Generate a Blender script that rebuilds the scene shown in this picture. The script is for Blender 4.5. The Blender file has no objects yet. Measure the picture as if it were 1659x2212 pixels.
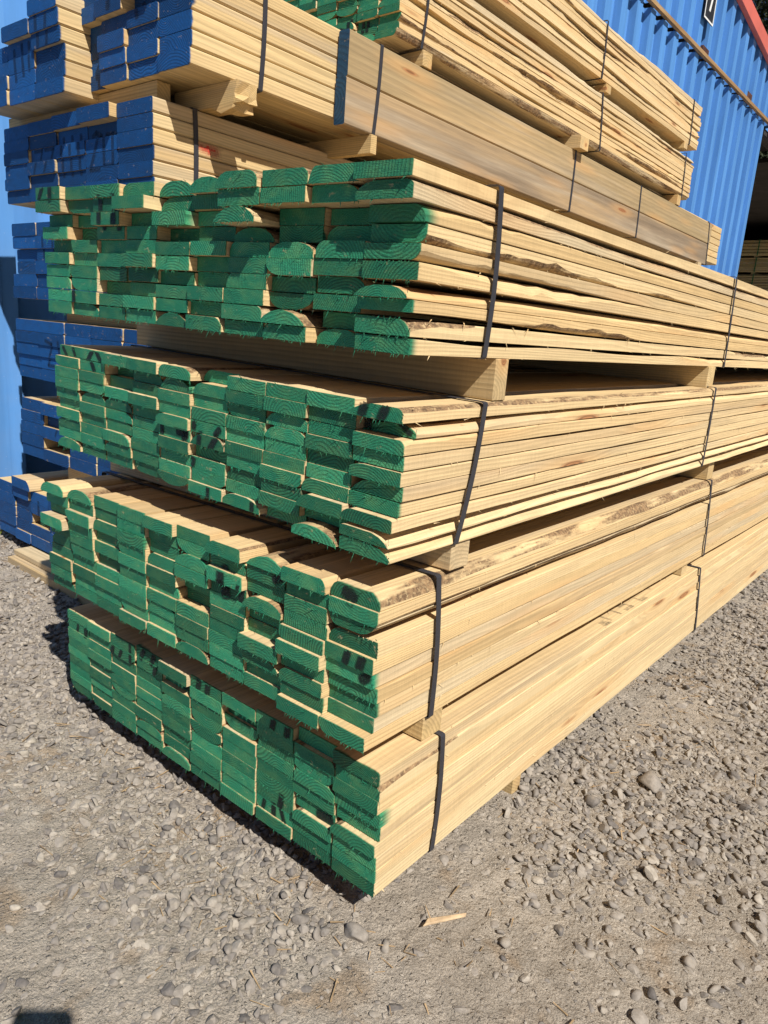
import bpy, bmesh, math, random
import numpy as np
from mathutils import Vector, Matrix

R = math.radians
SC = bpy.context.scene
COL = SC.collection
GZ = 0.012                      # ground level

# ------------------------------------------------------------------ camera
cd = bpy.data.cameras.new("camera")
cam = bpy.data.objects.new("camera", cd)
COL.objects.link(cam)
SC.camera = cam
CAM = Vector((0.63582, -0.82502, 1.01812))
RT = Vector((0.76712806, 0.63763917, 0.07021985))
DN = Vector((0.20764253, -0.14324638, -0.96765958))
FW = Vector((-0.60695891, 0.75689944, -0.24228933))
cam.matrix_world = Matrix(((RT.x, -DN.x, -FW.x, CAM.x), (RT.y, -DN.y, -FW.y, CAM.y),
                           (RT.z, -DN.z, -FW.z, CAM.z), (0, 0, 0, 1)))
cd.sensor_fit = 'HORIZONTAL'
cd.sensor_width = 36.0
cd.lens = 36.0 * 1578.69 / 1659.0
cd.clip_start = 0.02
cd.clip_end = 500.0
SC.render.resolution_x, SC.render.resolution_y = 768, 1024

# ------------------------------------------------------------------ light
SUN = Vector((-0.6269, 0.2782, -0.7278))          # the way the sunlight travels
w = bpy.data.worlds.new("World")
SC.world = w
w.use_nodes = True
wn = w.node_tree
sky = wn.nodes.new("ShaderNodeTexSky")
sky.sky_type = 'NISHITA'
sky.sun_disc = False
sky.altitude = 2200
sky.air_density = 0.4
sky.dust_density = 0.3
sky.sun_elevation = math.asin(0.7278)
sky.sun_rotation = math.atan2(0.6269, -0.2782)
wn.nodes["Background"].inputs[1].default_value = 0.05
wn.links.new(sky.outputs[0], wn.nodes["Background"].inputs[0])
sl = bpy.data.lights.new("sun", 'SUN')
sl.energy = 5.0
sl.angle = R(0.5)
sl.color = (1.0, 0.96, 0.89)
so = bpy.data.objects.new("sun", sl)
COL.objects.link(so)
so.rotation_euler = SUN.to_track_quat('-Z', 'Y').to_euler()
so.location = (6, -3, 8)
SC.view_settings.view_transform = 'Standard'
SC.view_settings.look = 'None'
SC.view_settings.exposure = 0.34
SC.view_settings.gamma = 1.0
SC.cycles.max_bounces = 6
SC.cycles.diffuse_bounces = 2
SC.cycles.transparent_max_bounces = 6


# ------------------------------------------------------------------ helpers
def tag(o, label=None, cat=None, group=None, kind=None):
    if label: o['label'] = label
    if cat: o['category'] = cat
    if group: o['group'] = group
    if kind: o['kind'] = kind
    return o


def empty(name, loc, rot=(0, 0, 0)):
    o = bpy.data.objects.new(name, None)
    o.empty_display_size = 0.1
    COL.objects.link(o)
    o.location = loc
    o.rotation_euler = rot
    return o


def mesh_obj(name, verts, faces, mat, parent=None, loc=(0, 0, 0), bark=None, smooth=False):
    me = bpy.data.meshes.new(name)
    me.from_pydata([tuple(v) for v in verts], [], faces)
    if bark is not None:
        a = me.attributes.new("bark", 'FLOAT', 'FACE')
        a.data.foreach_set("value", bark)
    if smooth:
        me.polygons.foreach_set("use_smooth", [True] * len(me.polygons))
    if mat: me.materials.append(mat)
    me.update()
    o = bpy.data.objects.new(name, me)
    COL.objects.link(o)
    if parent: o.parent = parent
    o.location = loc
    return o


def bm_obj(name, bm, mat, parent=None, loc=(0, 0, 0), smooth=False):
    me = bpy.data.meshes.new(name)
    bm.normal_update()
    bm.to_mesh(me)
    bm.free()
    if mat: me.materials.append(mat)
    if smooth: me.polygons.foreach_set("use_smooth", [True] * len(me.polygons))
    o = bpy.data.objects.new(name, me)
    COL.objects.link(o)
    if parent: o.parent = parent
    o.location = loc
    return o


def box8(bm, c, bevel=0.0, seg=1):
    """box from 8 corners: bottom ring 4 then top ring 4 (counter-clockwise from above)"""
    v = [bm.verts.new(p) for p in c]
    fs = [bm.faces.new([v[i] for i in q]) for q in
          ((3, 2, 1, 0), (4, 5, 6, 7), (0, 1, 5, 4), (1, 2, 6, 5), (2, 3, 7, 6), (3, 0, 4, 7))]
    if bevel > 0:
        es = list({e for f in fs for e in f.edges})
        bmesh.ops.bevel(bm, geom=es, offset=bevel, segments=seg, affect='EDGES', profile=0.5)
    return bm


def box(bm, x0, x1, y0, y1, z0, z1, bevel=0.0, seg=1):
    return box8(bm, [(x0, y0, z0), (x1, y0, z0), (x1, y1, z0), (x0, y1, z0),
                     (x0, y0, z1), (x1, y0, z1), (x1, y1, z1), (x0, y1, z1)], bevel, seg)


class Wob:
    """smooth 1-D noise"""
    def __init__(s, rng, f0=0.6, n=5, fall=0.62):
        s.k = [(f0 * (1.75 ** i) * rng.uniform(.8, 1.25), rng.uniform(0, 6.28), fall ** i) for i in range(n)]
        s.tot = sum(k[2] for k in s.k)

    def __call__(s, y):
        return sum(a * math.sin(6.2832 * f * y + p) for f, p, a in s.k) / s.tot


# ------------------------------------------------------------------ materials
class NT:
    def __init__(s, name):
        s.m = bpy.data.materials.new(name)
        s.m.use_nodes = True
        s.t = s.m.node_tree
        s.b = s.t.nodes["Principled BSDF"]
        s.out = s.t.nodes["Material Output"]

    def n(s, typ, **kw):
        nd = s.t.nodes.new("ShaderNode" + typ)
        for k, v in kw.items(): setattr(nd, k, v)
        return nd

    def put(s, sock, v):
        if isinstance(v, bpy.types.NodeSocket): s.t.links.new(v, sock)
        elif v is not None: sock.default_value = v

    def math(s, op, a, b=None, c=None, clamp=False):
        nd = s.n("Math", operation=op, use_clamp=clamp)
        for i, v in enumerate((a, b, c)): s.put(nd.inputs[i], v) if v is not None else None
        return nd.outputs[0]

    def vmath(s, op, a, b=None):
        nd = s.n("VectorMath", operation=op)
        s.put(nd.inputs[0], a)
        if b is not None: s.put(nd.inputs[1], b)
        return nd.outputs[0] if op not in ('LENGTH', 'DOT_PRODUCT', 'DISTANCE') else nd.outputs[1]

    def noise(s, v, scale=1.0, detail=3.0, rough=0.55, dist=0.0):
        nd = s.n("TexNoise")
        s.put(nd.inputs["Vector"], v)
        nd.inputs["Scale"].default_value = scale
        nd.inputs["Detail"].default_value = detail
        nd.inputs["Roughness"].default_value = rough
        nd.inputs["Distortion"].default_value = dist
        return nd.outputs["Fac"]

    def voro(s, v, scale=1.0, feature='F1', out="Distance", rnd=1.0):
        nd = s.n("TexVoronoi", feature=feature)
        s.put(nd.inputs["Vector"], v)
        nd.inputs["Scale"].default_value = scale
        nd.inputs["Randomness"].default_value = rnd
        return nd.outputs[out]

    def ramp(s, f, a, b, lo=0.0, hi=1.0, smooth=True):
        nd = s.n("MapRange", interpolation_type='SMOOTHSTEP' if smooth else 'LINEAR')
        s.put(nd.inputs["Value"], f)
        s.put(nd.inputs["From Min"], a)
        s.put(nd.inputs["From Max"], b)
        s.put(nd.inputs["To Min"], lo)
        s.put(nd.inputs["To Max"], hi)
        return nd.outputs[0]

    def mix(s, f, a, b, mode='MIX'):
        nd = s.n("Mix", data_type='RGBA', blend_type=mode)
        s.put(nd.inputs[0], f)
        for sock, v in ((nd.inputs[6], a), (nd.inputs[7], b)):
            if isinstance(v, tuple) and len(v) == 3: v = v + (1,)
            s.put(sock, v)
        return nd.outputs[2]

    def mul(s, col, f):
        """colour times a value"""
        nd = s.n("VectorMath", operation='SCALE')
        s.put(nd.inputs[0], col)
        s.put(nd.inputs["Scale"], f)
        return nd.outputs[0]

    def objattr(s, name):
        return s.n("Attribute", attribute_type='OBJECT', attribute_name=name).outputs["Fac"]

    def geoattr(s, name, out="Fac"):
        return s.n("Attribute", attribute_type='GEOMETRY', attribute_name=name).outputs[out]

    def bump(s, h, strength=0.5, dist=0.001, prev=None):
        nd = s.n("Bump")
        nd.inputs["Strength"].default_value = strength
        nd.inputs["Distance"].default_value = dist
        s.put(nd.inputs["Height"], h)
        if prev is not None: s.put(nd.inputs["Normal"], prev)
        return nd.outputs[0]

    def done(s, col=None, rough=None, normal=None, spec=0.3):
        if col is not None: s.put(s.b.inputs["Base Color"], col if not (isinstance(col, tuple) and len(col) == 3) else col + (1,))
        if rough is not None: s.put(s.b.inputs["Roughness"], rough)
        if normal is not None: s.put(s.b.inputs["Normal"], normal)
        s.b.inputs["Specular IOR Level"].default_value = spec
        return s.m


def wood_material(name, paint=None, tones=((0.77, 0.58, 0.315), (0.68, 0.475, 0.23)), ringw=0.0042, side_ring=0.13,
                  grey=0.25, warp=0.028, knots=1.0, rough_sawn=True, knot_col=(0.20, 0.08, 0.03), ov=(0.001, 0.006)):
    m = NT(name)
    tc = m.n("TexCoord").outputs["Object"]
    sep = m.n("SeparateXYZ")
    m.put(sep.inputs[0], tc)
    x, y, z = sep.outputs
    rnd = m.n("ObjectInfo").outputs["Random"]
    seed = m.vmath('MULTIPLY', m.n("CombineXYZ").outputs[0], (1, 1, 1))
    cs = m.n("CombineXYZ")
    m.put(cs.inputs[0], m.math('MULTIPLY', rnd, 37.1))
    m.put(cs.inputs[1], m.math('MULTIPLY', rnd, 91.7))
    m.put(cs.inputs[2], m.math('MULTIPLY', rnd, 13.3))
    seed = cs.outputs[0]

    def P(sx, sy, sz):
        return m.vmath('ADD', m.vmath('MULTIPLY', tc, (sx, sy, sz)), seed)
    rnd2 = m.math('FRACT', m.math('MULTIPLY', rnd, 17.31))
    rnd3 = m.math('FRACT', m.math('MULTIPLY', rnd, 53.77))
    # knots
    kd = m.voro(P(11, 1.7, 11))
    knot = m.ramp(kd, 0.13 * knots, 0.07 * knots)
    knotw = m.ramp(kd, 0.42, 0.10 * knots)
    # growth rings round the pith of the log
    dx = m.math('SUBTRACT', x, m.objattr("ring_x"))
    dz = m.math('SUBTRACT', z, m.objattr("ring_z"))
    d = m.math('SQRT', m.math('ADD', m.math('MULTIPLY', dx, dx), m.math('MULTIPLY', dz, dz)))
    wob = m.math('MULTIPLY', m.math('SUBTRACT', m.noise(P(7, 0.9, 7), 1.0, 2.0), 0.5), warp)
    d = m.math('ADD', m.math('ADD', d, wob), m.math('MULTIPLY', knotw, 0.010))
    fr = m.math('FRACT', m.math('DIVIDE', d, m.math('MULTIPLY', m.ramp(rnd2, 0, 1, 0.75, 1.5, False), ringw)))
    late = m.math('MULTIPLY', m.ramp(fr, 0.25, 0.80), m.ramp(fr, 1.0, 0.9))
    # saw texture
    fib = m.noise(P(260, 9, 260), 1.0, 2.0, 0.6)
    fibw = m.noise(P(40, 1.6, 40), 1.0, 3.0, 0.6)
    if rough_sawn:
        saw = m.noise(P(14, 230, 14), 1.0, 2.0, 0.7)
    # body colour
    base = m.mix(rnd, tones[0], tones[1])
    base = m.mix(m.ramp(rnd2, .74, .95, 0, .75), base, m_scale(tones[1], .86))
    base = m.mix(m.ramp(rnd3, .22, .04, 0, .55), base, (0.56, 0.47, 0.33))
    base = m.mix(m.ramp(m.noise(P(9, .7, 9), 1.0, 3.0), 0.45, 0.75, 0, 0.55), base, (0.61, 0.42, 0.215))
    base = m.mix(m.math('MULTIPLY', m.ramp(m.noise(P(13, .45, 13), 1.0, 3.0, 0.6), 0.5, 0.72), m.math('MULTIPLY', rnd3, grey * 2)), base, (0.44, 0.36, 0.26))
    base = m.mul(base, m.math('SUBTRACT', 1.0, m.math('MULTIPLY', late, side_ring)))
    base = m.mul(base, m.ramp(fibw, 0.25, 0.75, 0.86, 1.06))
    base = m.mul(base, m.ramp(fib, 0.25, 0.75, 0.90, 1.06))
    if rough_sawn:
        base = m.mul(base, m.ramp(saw, 0.3, 0.7, 0.955, 1.03))
        # pitch streaks and loose bark lines
        st = m.ramp(m.noise(P(40, 1.6, 160), 1.0, 3.0, 0.6), 0.74, 0.80)
        base = m.mix(m.math('MULTIPLY', st, 0.7), base, (0.22, 0.10, 0.04))
    kc = m.mix(m.ramp(m.math('SINE', m.math('MULTIPLY', kd, 160.0)), -1, 1), knot_col, m_scale(knot_col, 2.0))
    base = m.mix(m.math('MULTIPLY', knot, 0.85), base, kc)
    base = m.mix(m.math('MULTIPLY', m.math('SUBTRACT', knotw, knot, clamp=True), 0.35), base, (0.66, 0.36, 0.13))
    # bark on wane
    bk = m.geoattr("bark")
    bn = m.noise(P(90, 75, 90), 1.0, 4.0, 0.7)
    bcol = m.mix(m.ramp(bn, 0.35, 0.68), (0.095, 0.055, 0.032), (0.33, 0.205, 0.105))
    bmask = m.math('MULTIPLY', bk, m.math('MULTIPLY', m.ramp(m.noise(P(45, 5, 45), 1.0, 4.0, .6), 0.36, 0.56), m.ramp(m.noise(P(150, 130, 150), 1.0, 3.0, .7), 0.30, 0.50, .45, .95)))
    base = m.mix(bmask, base, bcol)
    rough = 0.82
    if paint:
        pa, pb, pc = paint
        spread = m.math('ADD', m.ramp(rnd2, 0.0, 1.0, ov[0], ov[1], False),
                        m.math('MULTIPLY', m.ramp(rnd3, 0.93, 1.0), m.math('MULTIPLY', m.ramp(m.noise(P(12, 0, 25), 1.0, 1.0), .35, .70), 0.035)))
        yy = m.math('ADD', y, m.math('MULTIPLY', m.math('SUBTRACT', m.noise(P(60, 20, 40), 1.0, 2.0), 0.5), m.math('MULTIPLY', spread, 0.8)))
        spread = m.math('ADD', spread, m.objattr("overspray"))
        pm = m.math('MULTIPLY', m.ramp(yy, spread, m.math('MULTIPLY', spread, 0.15)), m.ramp(m.noise(P(55, 70, 80), 1.0, 4.0, .65), .24, .38, .45, 1.0))
        pcol = m.mix(rnd2, pa, pb)
        pcol = m.mix(m.ramp(m.noise(P(24, 24, 40), 1.0, 3.0), 0.40, 0.72, 0, 0.6), pcol, pc)
        lat2 = m.math('MULTIPLY', late, m.ramp(rnd3, 0.0, 1.0, 0.12, 0.55))
        pcol = m.mul(pcol, m.math('SUBTRACT', 1.08, lat2))
        pcol = m.mul(pcol, m.ramp(m.noise(P(420, 420, 420), 1.0, 2.0, .7), 0.3, 0.7, 0.80, 1.14))
        pcol = m.mul(pcol, m.ramp(m.math('FRACT', m.math('MULTIPLY', rnd, 7.77)), 0, 1, .62, 1.28, False))
        base = m.mix(pm, base, pcol)
        rough = m.ramp(pm, 0, 1, 0.82, 0.62)
    h = m.math('ADD', m.math('MULTIPLY', fib, 0.6), m.math('MULTIPLY', late, 0.45))
    if rough_sawn: h = m.math('ADD', h, m.math('MULTIPLY', saw, 0.8))
    h = m.math('ADD', h, m.math('MULTIPLY', m.math('MULTIPLY', bn, bk), 6.0))
    nrm = m.bump(h, 0.55 if rough_sawn else 0.25, 0.0009)
    if paint:
        he = m.math('ADD', m.math('MULTIPLY', late, -0.8), m.math('ADD', m.math('MULTIPLY', m.noise(P(330, 330, 520), 1.0, 3.0, .7), 1.6), m.math('MULTIPLY', m.noise(P(60, 60, 900), 1.0, 1.0), 0.9)))
        nrm = m.bump(m.math('MULTIPLY', he, m.ramp(y, .003, .0)), 0.75 if rough_sawn else 0.45, 0.0011, nrm)
    return m.done(base, rough, nrm, 0.25)


def m_scale(c, f): return tuple(min(1, a * f) for a in c)


GREEN = ((0.018, 0.185, 0.098), (0.036, 0.262, 0.135), (0.10, 0.285, 0.12))
BLUE = ((0.0065, 0.070, 0.225), (0.009, 0.082, 0.26), (0.012, 0.054, 0.16))
M_ROUGH = wood_material("rough_sawn_pine", GREEN)
M_ROUGH2 = wood_material("rough_sawn_pale_pine", GREEN, tones=((0.785, 0.60, 0.335), (0.69, 0.49, 0.25)))
M_BLUE = wood_material("dressed_pine", BLUE, tones=((0.71, 0.54, 0.29), (0.60, 0.42, 0.20)), ringw=0.006, side_ring=0.17, knots=1.35,
                       rough_sawn=False, grey=0.5, ov=(0.002, 0.010))
M_BEAM = wood_material("weathered_beam_pine", ((0.010, 0.040, 0.085), (0.010, 0.045, 0.10), (0.016, 0.055, 0.105)),
                       tones=((0.385, 0.285, 0.155), (0.365, 0.27, 0.145)), ringw=0.016, side_ring=0.15, warp=.010, rough_sawn=False, grey=0.8, ov=(0.0005, 0.001))
M_BEAM2 = wood_material("grey_weathered_beam_pine", ((0.010, 0.040, 0.085), (0.010, 0.045, 0.10), (0.016, 0.055, 0.105)),
                        tones=((0.265, 0.20, 0.135), (0.24, 0.18, 0.12)), ringw=0.016, side_ring=0.11, warp=.010, rough_sawn=False, grey=0.8, ov=(0.0005, 0.001))
M_BEARER = wood_material("bearer_pine", None, tones=((0.68, 0.50, 0.25), (0.58, 0.40, 0.18)), ringw=0.006, side_ring=0.2, grey=0.3)
M_SHED = wood_material("old_pine", None, tones=((0.60, 0.50, 0.26), (0.50, 0.42, 0.22)), grey=0.6)


def plain(name, col, rough=0.6, nscale=0, namp=0.15, metal=0.0, spec=0.4):
    m = NT(name)
    c = col
    if nscale:
        tc = m.n("TexCoord").outputs["Object"]
        f = m.ramp(m.noise(tc, nscale, 4.0, 0.6), 0.3, 0.7, 1 - namp, 1 + namp)
        c = m.mul(m.mix(0.0, col, col), f)
    m.b.inputs["Metallic"].default_value = metal
    return m.done(c, rough, None, spec)


def strap_material(name, col):
    m = NT(name)
    tc = m.n("TexCoord").outputs["Object"]
    sep = m.n("SeparateXYZ")
    m.put(sep.inputs[0], tc)
    weave = m.math('SINE', m.math('MULTIPLY', m.math('ADD', sep.outputs[1], sep.outputs[2]), 2400.0))
    c = m.mul(m.mix(m.noise(tc, 60, 2), col, m_scale(col, 1.5)), m.ramp(weave, -1, 1, 0.8, 1.15))
    return m.done(c, 0.5, m.bump(weave, 0.3, 0.0004), 0.4)


M_STRAP = strap_material("black_strap", (0.030, 0.030, 0.036))
M_STRAP_G = strap_material("green_strap", (0.02, 0.12, 0.05))


def mark_material(name, col, amount=0.95):
    m = NT(name)
    tc = m.n("TexCoord").outputs["Object"]
    f = m.geoattr("fade")
    a = m.math('MULTIPLY', m.math('MULTIPLY', f, m.ramp(m.noise(tc, 170, 3, .6), 0.25, 0.55, 0.55, 1.0)), amount)
    m.done(col, 0.7)
    tr = m.n("BsdfTransparent")
    mx = m.n("MixShader")
    m.put(mx.inputs[0], a)
    m.t.links.new(tr.outputs[0], mx.inputs[1])
    m.t.links.new(m.b.outputs[0], mx.inputs[2])
    m.t.links.new(mx.outputs[0], m.out.inputs[0])
    return m.m


M_MARK = mark_material("black_spray_paint", (0.010, 0.018, 0.016), 0.9)
M_MARK_FAINT = mark_material("faint_black_spray_paint", (0.014, 0.022, 0.040), 0.5)
M_MARK_RED = mark_material("red_crayon", (0.55, 0.045, 0.03), 0.8)


# ------------------------------------------------------------------ boards
def board_mesh(w, t, L, rng, stations, wr, wl, flip=False, cham=0.0006, bark_p=0.8, fuzz=0, top_drop=None, fuzz_len=1.0, xj=None, side_fuzz=0):
    """wr/wl: functions of y giving (height, depth) of wane on the right/left upper edge"""
    V, F, B = [], [], []
    hw = w / 2
    info = []
    for y in stations:
        hR, dR = wr(y)
        hL, dL = wl(y)
        tt = t - (top_drop(y) if top_drop else 0.0)
        xo = xj(y) if xj else 0.0
        hR, hL = max(hR, cham), max(hL, cham)
        dR, dL = max(dR, cham), max(dL, cham)
        if dR + dL > w * 0.96:
            k = w * 0.96 / (dR + dL)
            dR *= k; dL *= k
        pts = [(-hw + cham, 0), (hw - cham, 0), (hw, cham),
               (hw, tt - hR), (hw - .22 * dR, tt - .56 * hR), (hw - .56 * dR, tt - .20 * hR), (hw - dR, tt),
               (-hw + dL, tt), (-hw + .56 * dL, tt - .20 * hL), (-hw + .22 * dL, tt - .56 * hL), (-hw, tt - hL), (-hw, cham)]
        for px, pz in pts:
            V.append((px + xo, y, (t - pz) if flip else pz))
        info.append((hR > .16 * t, hL > .16 * t))
    n = 12
    bk = rng.random() < bark_p
    for s in range(len(stations) - 1):
        a, b = s * n, (s + 1) * n
        for i in range(n):
            j = (i + 1) % n
            q = (a + i, a + j, b + j, b + i)
            F.append(q[::-1] if flip else q)
            isb = (3 <= i <= 5 and info[s][0]) or (7 <= i <= 9 and info[s][1])
            B.append(1.0 if isb and bk else 0.0)
    cap0 = tuple(range(n - 1, -1, -1))
    cap1 = tuple(range((len(stations) - 1) * n, len(stations) * n))
    F.append(cap0[::-1] if flip else cap0); B.append(0.0)
    F.append(cap1[::-1] if flip else cap1); B.append(0.0)
    # loose slivers along the right-hand long edges
    for _ in range(side_fuzz):
        y0 = rng.uniform(.02, 1.9) ** 1.0
        up = rng.random() < .35
        z0 = (t * .97 if up else .0006)
        if flip and up: continue
        ln, wd = rng.uniform(.004, .016), rng.uniform(.0004, .0011)
        k = len(V)
        xo = (xj(y0) if xj else 0.0) + hw - .0008
        V += [(xo, y0, z0), (xo, y0 + wd * 3, z0), (xo - .001, y0 + wd, z0 + .001), (xo + ln * rng.uniform(.15, .6), y0 + ln * rng.uniform(-1, 1.2), z0 + (ln * rng.uniform(.05, .5) if up else -ln * rng.uniform(.1, .9)))]
        F += [(k, k + 1, k + 3), (k + 1, k + 2, k + 3), (k + 2, k, k + 3)]
        B += [0.0] * 3
    # torn fibres left by the saw along the cut end
    for _ in range(fuzz):
        e = rng.random()
        ln = rng.uniform(.0025, .010) * fuzz_len * (1.8 if rng.random() < .10 else 1)
        wd = rng.uniform(.0005, .0013)
        if e < .62:
            bx, bz = rng.uniform(-hw, hw), 0.0005
            dv = (rng.gauss(0, .5), -rng.uniform(.15, .9), -1.0)
            ax = (wd, 0, 0)
        elif e < .85:
            bx, bz = hw - .0005, rng.uniform(0, t * .8)
            dv = (.8, -rng.uniform(.3, 1.), rng.gauss(-.4, .5))
            ax = (0, 0, wd)
        else:
            bx, bz = rng.uniform(-hw * .7, hw * .7), t * rng.uniform(.55, .98)
            dv = (rng.gauss(0, .6), -rng.uniform(.5, 1.3), .6)
            ax = (wd, 0, 0)
        l = math.sqrt(sum(q * q for q in dv))
        k = len(V)
        y0 = .001
        tip = (bx + dv[0] / l * ln, y0 + dv[1] / l * ln, bz + dv[2] / l * ln)
        V += [(bx - ax[0], y0, bz - ax[2]), (bx + ax[0], y0, bz + ax[2]), (bx, y0 + .0015, bz + .0006), tip]
        F += [(k, k + 1, k + 3), (k + 1, k + 2, k + 3), (k + 2, k, k + 3)]
        B += [0.0] * 3
    return V, F, B


def no_wane(y): return (0.0, 0.0)


def wane_const(h, d, rng):
    wv = Wob(rng, 1.0, 4)
    return lambda y: (h * (1 + .25 * wv(y)), d * (1 + .25 * wv(y)))


def wane_run(t, thr, amp, rng, f0=0.35, start=None, dk=1.1):
    wv = Wob(rng, f0, 5, .62)
    rag = Wob(rng, 6.0, 3, .8)

    def f(y):
        a = max(0.0, wv(y) - thr) * amp
        if start is not None: a = max(a, start * math.exp(-y * 3))
        h = min(.8, a * (1 + .45 * rag(y))) * t
        return (h, h * dk)
    return f


def strap_mesh(W, H, y_top, y_bot, width=0.015, th=0.0009, gap=0.0022, y_left=None, bow=0.0):
    """a flat band round the pack; on the right-hand face it leans from y_top to y_bot"""
    yl = y_top if y_left is None else y_left
    path = []
    g = gap
    nr = 14
    for i in range(nr + 1):
        f = i / nr
        z = H + g - .004 - (H + 2 * g - .008) * f
        path.append((g + bow * math.sin(math.pi * f), z, y_top + (y_bot - y_top) * f + .004 * math.sin(3.1 * f)))
    path += [(g - .0015, -g + .0012, y_bot), (g - .005, -g, y_bot), (-W + .004, -g, yl), (-W - g, -g + .004, yl), (-W - g, H + g - .004, yl), (-W + .004 - g, H + g, yl), (g - .005, H + g, y_top), (g - .0013, H + g - .0012, y_top)]
    V, F = [], []
    N = len(path)
    cx, cz = -W / 2, H / 2
    for (px, pz, py) in path:
        s = 1.0
        nx = 1 if px > cx else -1
        nz = 1 if pz > cz else -1
        ox = px - th * nx
        oz = pz - th * nz
        V += [(px, py - width / 2, pz), (px, py + width / 2, pz), (ox, py + width / 2, oz), (ox, py - width / 2, oz)]
    for i in range(N):
        a, b = i * 4, ((i + 1) % N) * 4
        for k in range(4):
            F.append((a + k, b + k, b + (k + 1) % 4, a + (k + 1) % 4))
    return V, F


BOARDS = {}


def make_pack(name, label, group, frame, W, H, L, ncol, rows, mat, seed, kind='rough', ysd=(.004, .006), colw=None, colrows=None,
              over=None, straps=(), wane=(.42, .30), side_thr=.45, side_amp=1.0, fine_to=2.4, fuzz=10, cat="timber pack", col_dy=None, far_sd=.01,
              strap_mat=None, strap_w=.013, pitch_up=None, gapf=(.0008, .0024), wane_group=None, side_bark=.6, row_h=None, wane_f=.35, col_h=None, gaps=(0, 0)):
    """a strapped pack: Empty at the near right lower corner; x runs left to negative, y away, z up"""
    x0, y0, z0, yaw, rx, ry = frame
    root = empty(name, (x0, y0, z0), (ry, -rx, yaw))
    tag(root, label, cat, group)
    rng = random.Random(seed)
    colw = colw or [W / ncol] * ncol
    sx = sum(colw)
    colw = [c * W / sx for c in colw]
    over = over or {}
    xl = -W
    grid = {}
    for c in range(1, ncol + 1):
        nrow = (colrows or {}).get(c, rows)
        cdy = rng.gauss(0, ysd[0]) + (col_dy or {}).get(c, 0.0)
        pitch = (row_h or H / rows) * (col_h(c) if col_h else 1.0)
        hgts = [pitch * rng.uniform(.96, 1.04) for _ in range(nrow)]
        tot = sum(hgts)
        want = pitch * nrow
        hgts = [h * want / tot for h in hgts]
        z = 0.0
        for k in range(nrow):                       # k counts up from the bottom
            r = nrow - k                            # r counts down from the top (1 = top)
            o = over.get((c, r), {})
            h = hgts[k]
            if o.get('skip'):
                z += h
                continue
            outer = (c == ncol)
            if kind == 'rough':
                t = h - rng.uniform(*gapf)
                bw = colw[c - 1] - rng.uniform(.0008, .006)
                xr = xl + colw[c - 1] - (rng.uniform(.0, .0055) if outer else rng.uniform(0, .002))
                cham = .0006
            else:
                t = h - rng.uniform(.0006, .0020)
                bw = colw[c - 1] - rng.uniform(.0008, .003)
                xr = xl + colw[c - 1] - rng.uniform(.0, .0018)
                cham = .0048
            dy = cdy + rng.gauss(0, ysd[1]) + o.get('dy', 0.0)
            flip = o.get('flip', rng.random() < .25)
            wl = wr = no_wane
            if kind == 'rough':
                u = rng.random()
                pw, ph = wane
                if 'w' in o:
                    hl, dl, hr, dr = o['w']
                    wl, wr = wane_const(hl * t, dl * bw, rng), wane_const(hr * t, dr * bw, rng)
                elif u < pw * .22:                  # domed slab
                    wl = wane_const(t * rng.uniform(.45, .75), bw * rng.uniform(.25, .42), rng)
                    wr = wane_const(t * rng.uniform(.45, .75), bw * rng.uniform(.25, .42), rng) if not outer else no_wane
                elif u < pw * .7:
                    wl = wane_const(t * rng.uniform(.3, .75), bw * rng.uniform(.08, .28), rng)
                elif u < pw and not outer:
                    wr = wane_const(t * rng.uniform(.3, .75), bw * rng.uniform(.08, .28), rng)
                if outer and 'w' not in o:
                    wr = wane_run(t, side_thr + rng.uniform(-.2, .2), side_amp, rng, wane_f, start=o.get('wr0', (rng.uniform(.2, .6) if rng.random() < .2 else None)))
            end = L + rng.gauss(0, far_sd)
            top_row = r == 1
            xj = None
            if outer:
                ys = [0.0, .004, .015]
                yy = .05
                while yy < fine_to:
                    ys.append(yy)
                    yy += .028 + .014 * yy
                ys.append(end)
                wd = Wob(rng, .5, 5, .6)
                am = rng.uniform(.0003, .0016) if kind == 'rough' else .0002
                if 'drop' in o: am = o['drop']
                gp = o.get('gap', ()) or [(rng.uniform(.2, 1) * gaps[1], rng.uniform(0, fine_to), rng.uniform(.08, .45)) for _ in range(gaps[0] if rng.random() < .75 else 0)]
                td = lambda y, wd=wd, am=am, gp=gp: max(0.0, am * (wd(y) + .35)) + sum(a * math.exp(-((y - c0) / s0) ** 2) for a, c0, s0 in gp)
                if kind == 'rough':
                    wx = Wob(rng, 1.3, 4, .7)
                    xj = lambda y, wx=wx: .0011 * wx(y)
            else:
                ys = [0.0, .004, .02, .09, .22, .5, 1.0, end]
                td = None
            V, F, B = board_mesh(bw, t, end, rng, ys, wr, wl, flip, cham, o.get('bark', side_bark if outer else .75),
                                 0 if kind != 'rough' else int(fuzz * rng.uniform(.2, 1.6)), td, 1.0, xj, rng.randint(6, 26) if outer and kind == 'rough' else 0)
            b = mesh_obj("board", V, F, mat, root, (xr - bw / 2, dy, z), B)
            far = rng.random()
            b['ring_x'] = rng.gauss(0, bw * .16) if far < .8 else rng.choice((-1, 1)) * bw * rng.uniform(.5, 1.2)
            rz = rng.uniform(.25, 2.4) * t
            b['ring_z'] = (t + rz) if flip else -rz
            if far > .9: b['ring_z'] = rng.uniform(0, 1) * t
            if o.get('label'): b['label'] = o['label']
            b['overspray'] = o.get('spray', 0.0)
            grid[(c, r)] = (b, xr - bw / 2, bw, z, t, dy)
            z += h
        xl += colw[c - 1]
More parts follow.
